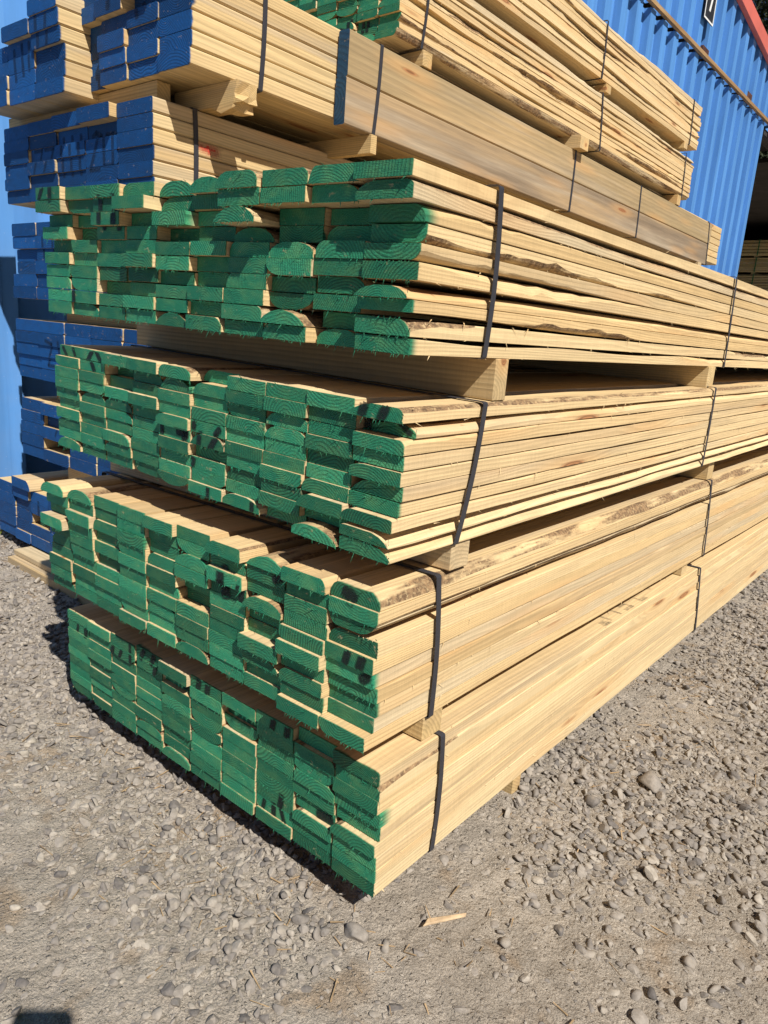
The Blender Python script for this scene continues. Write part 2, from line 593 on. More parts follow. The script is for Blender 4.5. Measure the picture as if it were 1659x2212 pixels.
    for s in straps:
        V, F = strap_mesh(W, H, s[0], s[1], strap_w, bow=s[2] if len(s) > 2 else .0)
        mesh_obj("strap", V, F, strap_mat or M_STRAP, root)
    BOARDS[label] = (root, grid)
    return root, grid


def dab(grid, strokes, mat, step=.0035, lift=.0009):
    """sprayed strokes on the painted board ends: strokes are (x0, z0, x1, z1, width) in pack coordinates"""
    for key, (b, xc, bw, zb, t, dy) in grid.items():
        for (x0, z0, x1, z1, wd) in strokes:
            V, F, A = [], [], []
            ln = math.hypot(x1 - x0, z1 - z0)
            if ln < 1e-6: continue
            ux, uz = (x1 - x0) / ln, (z1 - z0) / ln
            na, nb = max(2, int((ln + wd) / step)), max(3, int(wd / step) + 2)
            at_ = {}
            for i in range(na):
                for j in range(nb):
                    quad = []
                    for di, dj in ((0, 0), (1, 0), (1, 1), (0, 1)):
                        s = -wd * .5 + (ln + wd) * (i + di) / na
                        v = wd * 1.5 * ((j + dj) / nb - .5)
                        fx = x0 + ux * s - uz * v
                        fz = z0 + uz * s + ux * v
                        dd = math.hypot(max(0, -s, s - ln), v) / (wd * .75)
                        quad.append(((i + di, j + dj), fx - xc, fz - zb, max(0.0, min(1.0, (1 - dd) * 2.6))))
                    mx = sum(q[1] for q in quad) / 4
                    mz = sum(q[2] for q in quad) / 4
                    if abs(mx) < bw / 2 - .002 and .001 < mz < t - .0015 and any(q[3] > 0 for q in quad):
                        ids = []
                        for key_, qx, qz, qa in quad:
                            if key_ not in at_:
                                at_[key_] = len(V)
                                V.append((qx, -lift, qz))
                                A.append(qa)
                            ids.append(at_[key_])
                        F.append(tuple(ids))
            if len(F) > 4:
                o = mesh_obj("spray_mark", V, F, mat, b)
                o.data.attributes.new("fade", 'FLOAT', 'POINT').data.foreach_set("value", A)


def cell(grid, c, r, fx, fz):
    """pack coordinates of a place on a board end, fx and fz from 0 to 1"""
    b, xc, bw, zb, t, dy = grid[(c, r)]
    return xc - bw / 2 + fx * bw, zb + fz * t


def st(grid, a, b, wd):
    return cell(grid, *a) + cell(grid, *b) + (wd,)


def add_bearer(label, c8, mat=None, bevel=.0012, name="bearer", group="timber bearers between the packs", split=None):
    bm = bmesh.new()
    o8 = Vector(c8[0])
    box8(bm, [tuple(Vector(p) - o8) for p in c8], bevel)
    o = bm_obj(name, bm, mat or M_BEARER, None, o8)
    # rings run round the length, which here is x: turn the mesh so that its length is the local y
    me = o.data
    me.transform(Matrix.Rotation(R(90), 4, 'Z'))
    o.rotation_euler = (0, 0, R(-90))
    o['ring_x'] = random.uniform(-.03, .03)
    o['ring_z'] = -random.uniform(.01, .06)
    tag(o, label, "bearer", group)
    return o


def bear(x0, x1, y0, y1, zb0, zt0, zb1, zt1):
    """corners of a bearer from x0 (left) to x1 (right); bottom and top heights at each end"""
    return [(x0, y0, zb0), (x1, y0, zb1), (x1, y1, zb1), (x0, y1, zb0), (x0, y0, zt0), (x1, y0, zt1), (x1, y1, zt1), (x0, y1, zt0)]


# ------------------------------------------------------------------ ground
def fbm(x, y, f0, octs, seed, gain=.5):
    rs = np.random.RandomState(seed)
    out = np.zeros_like(x)
    amp, f = 1.0, f0
    for o in range(octs):
        tab = rs.rand(256, 256)
        px, py = x * f + 17.3 * o, y * f + 9.1 * o
        ix, iy = np.floor(px).astype(int), np.floor(py).astype(int)
        fx, fy = px - ix, py - iy
        fx, fy = fx * fx * (3 - 2 * fx), fy * fy * (3 - 2 * fy)
        g = lambda a, b: tab[a % 256, b % 256]
        v = (g(ix, iy) * (1 - fx) + g(ix + 1, iy) * fx) * (1 - fy) + (g(ix, iy + 1) * (1 - fx) + g(ix + 1, iy + 1) * fx) * fy
        out += amp * (v - .5)
        amp *= gain
        f *= 2.03
    return out


def axis(lo, hi, d0, d1, step, grow=1.18):
    a = list(np.arange(d0, d1 + 1e-6, step))
    s, v = step, d1
    while v < hi:
        s *= grow
        v += s
        a.append(min(v, hi))
    s, v = step, d0
    while v > lo:
        s *= grow
        v -= s
        a.insert(0, max(v, lo))
    return np.array(a)


def ground_z(x, y):
    near = np.clip(1.6 - np.abs(x) * .02, .3, 1)
    return GZ + .016 * fbm(x, y, 1.6, 3, 5) * near + .0050 * fbm(x, y, 20, 3, 8) + .0042 * fbm(x, y, 58, 2, 9)


M_GROUND = None


def ground_material():
    m = NT("dusty_gravel_ground")
    p = m.n("NewGeometry").outputs["Position"]
    n1 = m.noise(p, 2.6, 5, .6)
    n2 = m.noise(p, 24, 5, .65)
    n3 = m.noise(p, 260, 3, .7)
    c = m.mix(m.ramp(n1, .35, .65), (0.410, 0.352, 0.286), (0.470, 0.410, 0.340))
    c = m.mix(m.ramp(m.noise(p, 5.5, 4, .6, .4), .52, .66, 0, .75), c, (0.35, 0.26, 0.175))
    c = m.mul(c, m.ramp(n2, .25, .75, .80, 1.16))
    c = m.mul(c, m.ramp(n3, .3, .7, .74, 1.2))
    v = m.n("TexVoronoi", feature='F1')
    m.put(v.inputs["Vector"], m.vmath('ADD', p, m.mul(m.n("TexNoise").outputs["Color"], .0)))
    v.inputs["Scale"].default_value = 115
    sepc = m.n("SeparateColor")
    m.put(sepc.inputs[0], v.outputs["Color"])
    grit = m.math('MULTIPLY', m.ramp(v.outputs["Distance"], .34, .22), m.math('GREATER_THAN', sepc.outputs[0], .62))
    c = m.mix(m.math('MULTIPLY', grit, .75), c, m.mix(sepc.outputs[1], (0.28, 0.235, 0.19), (0.48, 0.42, 0.345)))
    h = m.math('ADD', m.math('MULTIPLY', n3, .5), m.math('ADD', m.math('MULTIPLY', grit, 1.1), m.math('MULTIPLY', m.noise(p, 95, 5, .7), 2.4)))
    return m.done(c, .95, m.bump(h, 1.0, .0055), .10)


xs = axis(-70, 70, -1.35, .85, .006)
ys = axis(-70, 90, -.62, 1.1, .006)
GX, GY = np.meshgrid(xs, ys)
GZZ = ground_z(GX, GY)
nx, ny = len(xs), len(ys)
gv = np.stack([GX, GY, GZZ], -1).reshape(-1, 3)
idx = np.arange(nx * ny).reshape(ny, nx)
gf = np.stack([idx[:-1, :-1], idx[:-1, 1:], idx[1:, 1:], idx[1:, :-1]], -1).reshape(-1, 4)


def np_mesh(name, v, f, mat, smooth=False):
    me = bpy.data.meshes.new(name)
    k = f.shape[1]
    me.vertices.add(len(v))
    me.vertices.foreach_set("co", v.astype(np.float32).ravel())
    me.loops.add(f.size)
    me.loops.foreach_set("vertex_index", f.astype(np.int32).ravel())
    me.polygons.add(len(f))
    me.polygons.foreach_set("loop_start", np.arange(0, f.size, k, dtype=np.int32))
    me.polygons.foreach_set("use_smooth", np.broadcast_to(np.asarray(smooth, dtype=bool), (len(f),)).copy())
    me.update(calc_edges=True)
    me.validate()
    if mat: me.materials.append(mat)
    o = bpy.data.objects.new(name, me)
    COL.objects.link(o)
    return o


M_GROUND = ground_material()
tag(np_mesh("ground", gv, gf, M_GROUND, True), kind='structure')


def stone_material():
    m = NT("grey_river_stone")
    p = m.n("NewGeometry").outputs["Position"]
    s = m.geoattr("shade")
    c = m.mix(m.ramp(s, 0, .5, 0, 1, False), (0.145, 0.130, 0.120), (0.285, 0.25, 0.215))
    c = m.mix(m.ramp(s, .5, 1, 0, 1, False), c, (0.38, 0.335, 0.28))
    c = m.mul(c, m.ramp(m.noise(p, 120, 4, .65), .25, .75, .80, 1.18))
    c = m.mix(m.ramp(m.noise(p, 55, 3, .6), .5, .72, 0, .5), c, (0.33, 0.28, 0.22))
    return m.done(c, .9, m.bump(m.noise(p, 330, 4, .7), .5, .0012), .15)


M_STONE = stone_material()


def ico(sub):
    bm = bmesh.new()
    bmesh.ops.create_icosphere(bm, subdivisions=sub, radius=1.0)
    v = np.array([x.co[:] for x in bm.verts])
    f = np.array([[x.index for x in fc.verts] for fc in bm.faces])
    bm.free()
    return v, f


def rock_protos(sub, n, rs, angular):
    V0, F0 = ico(sub)
    out = []
    for i in range(n):
        v = V0.copy()
        # cut by random planes for facets, then a little lumpiness
        for _ in range(rs.randint(6, 13)):
            nrm = rs.normal(size=3)
            nrm /= np.linalg.norm(nrm)
            d = rs.uniform(.38, .88) if rs.rand() < angular else rs.uniform(.8, .97)
            ex = v @ nrm - d
            v = v - np.outer(np.clip(ex, 0, None) * .92, nrm)
        fr = rs.uniform(1.2, 2.2)
        ph = rs.uniform(0, 6, 6)
        lump = .05 * np.sin(fr * 2 * v[:, 0] + ph[0]) + .05 * np.sin(fr * 2.3 * v[:, 1] + ph[1]) + .05 * np.sin(fr * 2.7 * v[:, 2] + ph[2])
        v = v * (1 + lump)[:, None]
        out.append(v)
    return out, F0


def scatter(rs, n, protos, F0, lo, hi, dens, sink, flat=(.32, .75)):
    """n stones laid where dens (0..1) asks for them"""
    X, Y = np.zeros(0), np.zeros(0)
    for _ in range(60):
        x, y = rs.uniform(-3.0, 1.35, 40000), rs.uniform(-.75, 3.4, 40000)
        ok = (rs.rand(40000) < dens(x, y)) & seen(x, y) & ~((x > -1.0) & (x < -.06) & (y > .09)) & ~((x < -.9) & (y > .62))
        X, Y = np.append(X, x[ok]), np.append(Y, y[ok])
        if len(X) >= n: break
    X, Y = X[:n], Y[:n]
    n = len(X)
    nv = len(protos[0])
    PR = np.stack(protos)
    s = lo * (hi / lo) ** (rs.rand(n) ** 1.7)
    v = PR[rs.randint(0, len(protos), n)] * np.stack([np.ones(n), rs.uniform(.55, .95, n), rs.uniform(*flat, n)], -1)[:, None, :] * s[:, None, None]
    a = rs.uniform(0, 6.28, n)[:, None]
    ca, sa = np.cos(a), np.sin(a)
    vx = v[:, :, 0] * ca - v[:, :, 1] * sa
    vy = v[:, :, 0] * sa + v[:, :, 1] * ca
    vz = v[:, :, 2] + vx * rs.normal(0, .25, n)[:, None] + vy * rs.normal(0, .25, n)[:, None]
    vz = vz + (ground_z(X, Y) + vz.max(1) * rs.uniform(*sink, n))[:, None]
    V = np.stack([vx + X[:, None], vy + Y[:, None], vz], -1).reshape(-1, 3)
    F = (F0[None] + (np.arange(n) * nv)[:, None, None]).reshape(-1, 3)
    return V, F, np.repeat(np.clip(rs.normal(.47, .27, n), 0, 1), nv)


def density(x, y):
    """loose stones: heaped along the foot of the front stack, sparse on the driven dirt"""
    nz = fbm(x, y, 2.6, 3, 21)
    d = np.full_like(x, .018)
    right = (x > -.04) & (y > .02)
    e = x - .02
    d = d + right * (1.15 * np.exp(-((e - .08 - .13 * y) / (.10 + .14 * y)) ** 2) * np.clip((y - .22) * 3.4, 0, 1) + .16 * np.exp(-((e - .5) / .5) ** 2) * np.clip(y * 1.3, 0, 1))
    e = -(y + .02) - .10 * (x + .45)
    left = (x < .05) & (e > -.14)
    d = d + left * (1.25 * np.exp(-((e - .04) / .15) ** 2) * np.clip((.04 - x) / .15, 0, 1) + .30 * np.exp(-(e / .34) ** 2) * (x < -.25))
    d = d + (x < -1.05) * .55
    return np.clip(d * (1 + 1.1 * nz), .006, 1)


def seen(x, y):
    """the part of the ground that the picture shows, with a margin"""
    dx, dy, dz = x - CAM.x, y - CAM.y, GZ - CAM.z
    f = np.maximum(dx * FW.x + dy * FW.y + dz * FW.z, .2)
    u = 829.5 + 1578.7 * (dx * RT.x + dy * RT.y + dz * RT.z) / f
    v = 1106 + 1578.7 * (dx * DN.x + dy * DN.y + dz * DN.z) / f
    return (u > -200) & (u < 1850) & (v > 900) & (v < 2450)


rs = np.random.RandomState(4)
pA, fA = rock_protos(2, 30, rs, .85)
pB, fB = rock_protos(1, 14, rs, .5)
pC, fC = rock_protos(1, 24, rs, .9)
parts_ = [scatter(rs, 9000, pA, fA, .0075, .0160, density, (-.05, .9)),
          scatter(rs, 20000, pC, fC, .0035, .0085, density, (-.05, .9)),
          scatter(rs, 15000, pB, fB, .0010, .0042, lambda x, y: np.clip(.06 + .8 * density(x, y), 0, 1), (-.1, .6)),
          scatter(rs, 1700, pA, fA, .006, .021, lambda x, y: np.full_like(x, .5), (-.75, -.30), (.4, .7))]
VG, FG, SG, off = [], [], [], 0
for v_, f_, s_ in parts_:
    VG.append(v_); FG.append(f_ + off); SG.append(s_)
    off += len(v_)
VG, FG, SG = np.concatenate(VG), np.concatenate(FG), np.concatenate(SG)
gr = np_mesh("gravel", VG, FG, M_STONE, np.repeat(rs.rand(len(FG) // 80 + 1) < .4, 80)[:len(FG)])
at = gr.data.attributes.new("shade", 'FLOAT', 'POINT')
at.data.foreach_set("value", SG.astype(np.float32))
tag(gr, kind='stuff')


def cobble(label, x, y, r, sc, shade, seed, ang=0.2, tilt=0.0):
    rr = np.random.RandomState(seed)
    p, f = rock_protos(3, 1, rr, ang)
    v = p[0] * np.array(sc) * r
    a = rr.uniform(0, 3.1)
    v = v @ np.array([[math.cos(a), math.sin(a), 0], [-math.sin(a), math.cos(a), 0], [0, 0, 1]])
    o = np_mesh("stone", v, f, M_STONE, True)
    aa = o.data.attributes.new("shade", 'FLOAT', 'POINT')
    aa.data.foreach_set("value", np.full(len(v), shade, dtype=np.float32))
    o.location = (x, y, float(ground_z(np.array([x]), np.array([y]))[0]) + v[:, 2].max() * .35)
    tag(o, label, "stone", "loose stones that stand out on the ground")


cobble("smooth oval grey stone lying just below the front corner of the lowest pack", -.012, -.012, .021, (1.15, .85, .62), .55, 3)
cobble("dark rounded stone half buried near the front corner of the stack", -.105, -.052, .016, (1, .8, .7), .22, 4)
cobble("large smooth egg-shaped stone on the gravel heap beside the long side", .20, .80, .031, (1.25, .8, .7), .52, 5)
cobble("blue-grey angular stone on the gravel beside the long side", .135, .62, .021, (1.1, .8, .8), .15, 8, .8)
cobble("pale round pebble lying alone on the dirt left of the green ends", -.635, -.161, .012, (1, .85, .6), .95, 6)
cobble("tiny white pebble on bare dirt at the lower left", -.378, -.297, .005, (1.1, .9, .6), 1.0, 7)
cobble("brown stone with a dark shaded side on bare dirt right of the corner", .165, .285, .012, (1.1, .85, .8), .4, 9, .7)

rng = random.Random(77)
V, F = [], []
for k in range(260):
    if k % 2: x, y = rng.uniform(-1.1, .1), -abs(rng.gauss(0, .16)) + .03
    else: x, y = abs(rng.gauss(.02, .25)), rng.uniform(-.1, 2.2)
    z = float(ground_z(np.array([x]), np.array([y]))[0]) + rng.uniform(.002, .009)
    ln, wd, a, tz = rng.uniform(.004, .019), rng.uniform(.0005, .0016), rng.uniform(0, 6.28), rng.gauss(0, .2)
    ux, uy = math.cos(a), math.sin(a)
    q = len(V)
    for s_, t_ in ((-1, -1), (1, -.4), (1, .4), (-1, 1)):
        V.append((x + ux * ln * s_ - uy * wd * t_, y + uy * ln * s_ + ux * wd * t_, z + ln * s_ * tz))
    V += [(vx, vy, vz - .0012) for vx, vy, vz in V[q:q + 4]]
    F += [(q, q + 1, q + 2, q + 3), (q + 7, q + 6, q + 5, q + 4)] + [(q + i, q + 4 + i, q + 4 + (i + 1) % 4, q + (i + 1) % 4) for i in range(4)]
tag(mesh_obj("splinters", V, F, plain("splinter_wood", (0.36, 0.25, 0.14), .85, 30, .4)), kind='stuff')

bm = bmesh.new()
box8(bm, [(-.045, -.006, 0), (.04, -.003, 0), (.045, .004, 0), (-.03, .008, 0), (-.04, -.005, .004), (.038, -.002, .003), (.043, .003, .004), (-.03, .006, .004)], .0008)
chip = bm_obj("wood_chip", bm, plain("pale_wood_chip", (0.50, 0.36, 0.22), .8, 60, .2), None, (.085, .115, GZ + .006))
chip.rotation_euler = (0.03, .02, R(58))
tag(chip, "pale splintered wood chip lying on the bare dirt in front", "wood chip")

# ------------------------------------------------------------------ front stack: four packs with green ends
GRP = "green-ended packs of the front stack"
J = .022
p1 = {}
for c in (4, 7, 8, 9, 10):
    p1[(c, 1)] = dict(dy=-.020)
    p1[(c, 2)] = dict(dy=-.018)
p1[(1, 1)] = dict(dy=-.02, w=(0, 0, 0, 0)); p1[(1, 2)] = dict(dy=-.022); p1[(2, 1)] = dict(dy=-.012); p1[(2, 2)] = dict(dy=-.014)
p1[(3, 1)] = dict(dy=-.012); p1[(3, 2)] = dict(dy=-.016, w=(0, 0, 0, 0)); p1[(3, 3)] = dict(dy=-.016, w=(0, 0, 0, 0))
p1[(4, 1)] = dict(dy=-.008); p1[(4, 2)] = dict(dy=-.030, w=(0, 0, 0, 0)); p1[(4, 3)] = dict(dy=.012); p1[(4, 4)] = dict(dy=.016)
p1[(5, 1)] = dict(dy=.01, w=(.85, .4, .8, .4), flip=False); p1[(5, 2)] = dict(dy=.012, w=(.7, .3, .2, .1), flip=False)
p1[(6, 1)] = dict(dy=-.006, w=(.75, .35, .7, .35), flip=False); p1[(7, 1)] = dict(dy=-.022, w=(.7, .25, .6, .2), flip=False)
p1[(7, 3)] = dict(dy=-.030, w=(.85, .45, .7, .35), flip=False)
for c, r, d in ((1, 3, .012), (2, 3, .014), (2, 4, .03), (1, 4, .0), (1, 5, .012), (5, 4, .03), (8, 3, .022), (8, 4, .022), (9, 3, .03), (9, 4, .024),
                (10, 3, .012), (10, 4, .022), (7, 4, .012), (7, 5, .010), (10, 5, .006), (10, 6, .0), (6, 3, .012), (6, 4, .016), (3, 8, .02), (3, 7, .006), (5, 7, .016), (8, 8, .016), (9, 7, .010), (9, 9, .02), (10, 7, -.008), (9, 10, .012), (6, 6, .012), (6, 7, .012)):
    p1.setdefault((c, r), {})['dy'] = d
p1[(10, 2)].update(w=(.6, .32, .25, .12), flip=False); p1[(9, 2)].update(w=(.1, .05, .8, .3), flip=False); p1[(9, 1)].update(w=(.8, .12, 0, 0), flip=False)
p1[(10, 1)].update(w=(0, 0, 0, 0), dy=-.020); p1[(10, 7)].update(wr0=.55, w=(.7, .4, .5, .25), flip=False); p1[(10, 5)].update(flip=True, wr0=.5)
p1[(5, 10)] = dict(dy=.0, w=(.85, .5, .85, .45), flip=False); p1[(8, 9)] = dict(dy=-.008, w=(.85, .42, .85, .42), flip=False)
p1[(10, 2)]['gap'] = ((.006, .75, .45), (.004, 1.5, .3)); p1[(10, 3)]['spray'] = .035; p1[(10, 5)]['gap'] = ((.004, .3, .3),)
p1[(10, 7)]['gap'] = ((.007, .05, .35),); p1[(10, 8)] = dict(gap=((.008, .10, .32),), spray=.006); p1[(10, 10)] = dict(gap=((.006, .22, .16), (.005, .8, .25), (.005, 1.5, .2)), spray=.022)
p1[(10, 4)]['gap'] = ((.003, 1.0, .3),)
P1, G_1 = make_pack("timber_pack", "topmost of the four green-ended packs in the front stack, ends ragged", GRP,
                    (-.0021, .0042, .9851, .0039, -.0186, -.0037), 1.026, .2532, 4.2, 10, 10, M_ROUGH, 11, ysd=(.003, .0045), over=p1,
                    straps=((.184, .192, .003), (1.507, 1.556)), wane=(.28, .3), side_thr=.24, side_amp=1.0, fuzz=18, side_bark=.35, gaps=(2, .0035))

p2 = {(10, 1): dict(w=(.75, .4, .3, .12), flip=False, dy=-.004), (10, 2): dict(w=(.9, .45, .5, .2), flip=False, dy=.014), (10, 6): dict(w=(.95, .35, 0, 0), flip=False),
      (10, 8): dict(dy=-.012, w=(.6, .2, .1, .1), flip=False), (10, 9): dict(dy=-.018, w=(.1, .1, .8, .35), flip=False), (10, 10): dict(dy=-.018, w=(.1, .1, .8, .4), flip=False),
      (9, 9): dict(dy=.008), (9, 8): dict(dy=-.016, w=(.7, .2, 0, 0), flip=False), (9, 10): dict(dy=-.026, w=(.4, .3, .9, .45), flip=False), (9, 1): dict(dy=-.004, w=(0, 0, 0, 0)),
      (8, 10): dict(dy=.012), (5, 1): dict(w=(.4, .15, .4, .2), dy=-.002, flip=False), (6, 1): dict(dy=.03), (5, 2): dict(w=(.9, .3, .8, .4), flip=False, dy=.004),
      (4, 1): dict(dy=-.012, w=(0, 0, 0, 0)), (4, 4): dict(dy=-.010), (3, 2): dict(dy=.026), (1, 1): dict(dy=.008), (6, 6): dict(w=(.8, .3, .7, .25), flip=False, dy=-.004), (5, 5): dict(dy=-.004, w=(.5, .2, .1, .1), flip=False),
      (8, 3): dict(w=(.8, .3, .4, .2), flip=False, dy=-.002), (8, 4): dict(w=(.85, .3, .5, .2), flip=False, dy=-.002)}
p2[(10, 2)]['gap'] = ((.006, .1, .2), (.003, .9, .3)); p2[(10, 9)]['gap'] = ((.005, .1, .3), (.006, .75, .22)); p2[(10, 8)]['gap'] = ((.004, .45, .2), (.006, 1.15, .25)); p2[(10, 6)]['gap'] = ((.004, .9, .3),); p2[(10, 3)] = dict(gap=((.003, .8, .2),)); p2[(10, 7)] = dict(spray=.012)
P2, G_2 = make_pack("timber_pack", "second green-ended pack from the top of the front stack, sprayed with 17", GRP,
                    (.0003, .005, .6804, -.0076, -.0208, .0058), 1.031, .2320, 4.2, 10, 10, M_ROUGH2, 12, ysd=(.0022, .0034), over=p2,
                    straps=((.196, .155, .002), (1.426, 1.441)), wane=(.30, .3), side_thr=.5, side_amp=.9, fuzz=17, side_bark=.35, gapf=(.0004, .0015), gaps=(2, .003))

p3 = {(10, 1): dict(w=(.7, .12, .75, .16), flip=False, dy=-.002, wr0=.6), (10, 2): dict(w=(.0, .0, .25, .05), flip=True, dy=-.004), (10, 3): dict(w=(.8, .2, .9, .3), flip=True, dy=-.001), (10, 4): dict(w=(.7, .22, .0, .0), flip=False, dy=.006),
      (10, 9): dict(dy=.018), (10, 10): dict(dy=-.012, w=(.7, .2, 0, 0), flip=True), (9, 10): dict(dy=-.008), (9, 1): dict(dy=-.001, w=(.3, .06, .5, .10), flip=False), (9, 2): dict(dy=.004),
      (8, 1): dict(w=(.9, .5, .9, .45), flip=False, dy=-.010, label="domed slab board with dark bark on its top"), (8, 2): dict(dy=-.006, w=(0, 0, 0, 0)), (8, 4): dict(dy=-.004, w=(.8, .3, .5, .3), flip=False), (8, 5): dict(dy=.012), (8, 6): dict(dy=.010),
      (8, 7): dict(dy=-.018, w=(0, 0, 0, 0)), (8, 8): dict(dy=-.008, w=(.3, .1, .95, .5), flip=False), (8, 9): dict(dy=.012), (7, 1): dict(w=(.8, .25, .2, .05), flip=False, dy=-.012),
      (5, 1): dict(w=(.3, .1, 0, 0), flip=False, dy=-.012), (6, 1): dict(dy=.0, w=(0, 0, 0, 0)), (1, 1): dict(w=(.7, .25, .5, .2), flip=False, dy=-.02), (1, 4): dict(dy=-.026, w=(0, 0, .2, .1), flip=False), (1, 3): dict(dy=.0),
      (2, 1): dict(w=(.85, .35, .8, .4), flip=False, dy=-.004), (2, 3): dict(dy=-.01), (2, 4): dict(dy=.0), (6, 5): dict(dy=.02), (6, 6): dict(dy=.022), (6, 4): dict(dy=-.004)}
p3[(10, 3)]['gap'] = ((.006, .15, .3),); p3[(10, 6)] = dict(spray=.018); p3[(10, 8)] = dict(spray=.010); p3[(8, 1)]['bark'] = 1.0; p3[(10, 1)]['bark'] = 1.0; p3[(10, 3)]['bark'] = 1.0; p3[(2, 1)]['bark'] = 1.0
P3, G_3 = make_pack("timber_pack", "third green-ended pack from the top of the front stack, bark-topped slab in it", GRP,
                    (-.0023, -.0191, .3716, -.0079, .0113, -.0022), 1.042, .2594, 4.2, 10, 10, M_ROUGH, 13, ysd=(.003, .0034), over=p3,
                    straps=((.127 + .019, .138 + .019, .002), (1.615, 1.665)), wane=(.24, .3), side_thr=.45, side_amp=1.0, fuzz=17, side_bark=.4, gapf=(.0004, .0015), gaps=(1, .0025))

p4 = {(10, 1): dict(w=(0, 0, .10, .03), flip=False, dy=-.002, bark=0.0), (10, 6): dict(dy=-.006), (10, 5): dict(dy=.004), (9, 1): dict(dy=.004), (9, 3): dict(w=(.3, .2, .7, .2), flip=True), (9, 4): dict(w=(.2, .1, .4, .2), flip=False), (9, 6): dict(dy=.006),
      (8, 1): dict(dy=-.006), (8, 2): dict(dy=-.006), (7, 2): dict(dy=.014), (7, 1): dict(dy=-.004), (7, 3): dict(w=(.7, .3, .4, .2), flip=True, dy=.004), (2, 1): dict(dy=-.008), (5, 1): dict(dy=-.010), (5, 2): dict(dy=.012),
      (6, 4): dict(w=(.6, .25, .7, .25), flip=True), (6, 5): dict(w=(.6, .25, .4, .25), flip=True), (1, 9): dict(w=(.9, .3, 0, 0), flip=True), (2, 9): dict(w=(.9, .25, 0, 0), flip=True), (3, 6): dict(w=(.7, .3, .7, .3), flip=True)}
p4[(10, 4)] = dict(spray=.035, dy=.002); p4[(10, 8)] = dict(spray=.005)
P4, G_4 = make_pack("timber_pack", "lowest green-ended pack of the front stack, just above the gravel, even ends", GRP,
                    (.0041, .0099, .0800, -.0044, .0031, .0039), 1.028, .2404, 4.2, 10, 9, M_ROUGH2, 14, ysd=(.0014, .0017), over=p4, col_h=lambda c: 1 - .115 * (10 - c) / 9, gapf=(.0004, .0013),
                    straps=((.177 - .01, .175 - .01, .002), (1.631, 1.70)), wane=(.16, .3), side_thr=.72, side_amp=1.0, fuzz=17)

# sprayed marks on the green ends
S = st
dab(G_1, [S(G_1, (1, 1, .15, .0), (1, 1, .3, 1), .011), S(G_1, (1, 1, .62, 0), (1, 1, .62, 1), .013), S(G_1, (3, 3, .3, -.1), (3, 2, .3, 1), .013), S(G_1, (3, 3, .82, -.1), (3, 2, .82, 1), .015),
          S(G_1, (2, 9, .1, .1), (2, 9, .1, .9), .012)], M_MARK)
dab(G_2, [S(G_2, (1, 1, .15, .8), (1, 1, .3, .1), .009), S(G_2, (1, 1, .6, .9), (1, 1, .7, .1), .009), S(G_2, (2, 1, .35, 0), (2, 1, .55, 1), .011), S(G_2, (2, 1, .9, 0), (2, 1, .7, 1), .011), S(G_2, (2, 2, .6, .2), (2, 2, .5, .9), .012),
          S(G_2, (5, 6, .12, .2), (5, 6, .12, .9), .011), S(G_2, (5, 6, .65, .75), (5, 6, 1, .75), .014), S(G_2, (5, 6, .85, .1), (5, 6, .9, .9), .014), S(G_2, (6, 5, .1, .4), (6, 5, .12, .9), .012), S(G_2, (6, 5, .75, .2), (6, 5, .85, .7), .011),
          S(G_2, (6, 6, .27, 0), (6, 6, .30, 1), .011), S(G_2, (6, 6, .62, 0), (6, 6, .80, 1), .012), S(G_2, (6, 8, .05, .3), (6, 8, .08, .8), .014), S(G_2, (6, 10, .62, .1), (6, 10, .62, .9), .009), S(G_2, (7, 10, .82, .1), (7, 10, .82, .8), .010),
          S(G_2, (10, 1, .24, .0), (10, 1, .30, 1), .014), S(G_2, (10, 1, .62, .1), (10, 1, .70, .9), .014), S(G_2, (10, 2, .9, .3), (10, 2, .75, .8), .01), S(G_2, (10, 2, .1, .2), (10, 2, .05, .9), .012)], M_MARK)
dab(G_3, [S(G_3, (10, 1, .35, .5), (10, 1, .48, .3), .020), S(G_3, (10, 5, .45, .1), (10, 5, .5, .9), .012), S(G_3, (10, 5, .75, .2), (10, 5, .8, .9), .014), S(G_3, (10, 6, .8, .4), (10, 6, .9, .7), .014),
          S(G_3, (7, 3, .42, -.1), (7, 3, .42, 1), .018), S(G_3, (7, 4, .45, .2), (7, 4, .42, .9), .022), S(G_3, (7, 3, .95, .2), (7, 4, .88, .1), .012), S(G_3, (8, 2, .75, .55), (8, 2, .9, .8), .012), S(G_3, (6, 5, .2, .7), (6, 5, .9, .8), .010)], M_MARK)
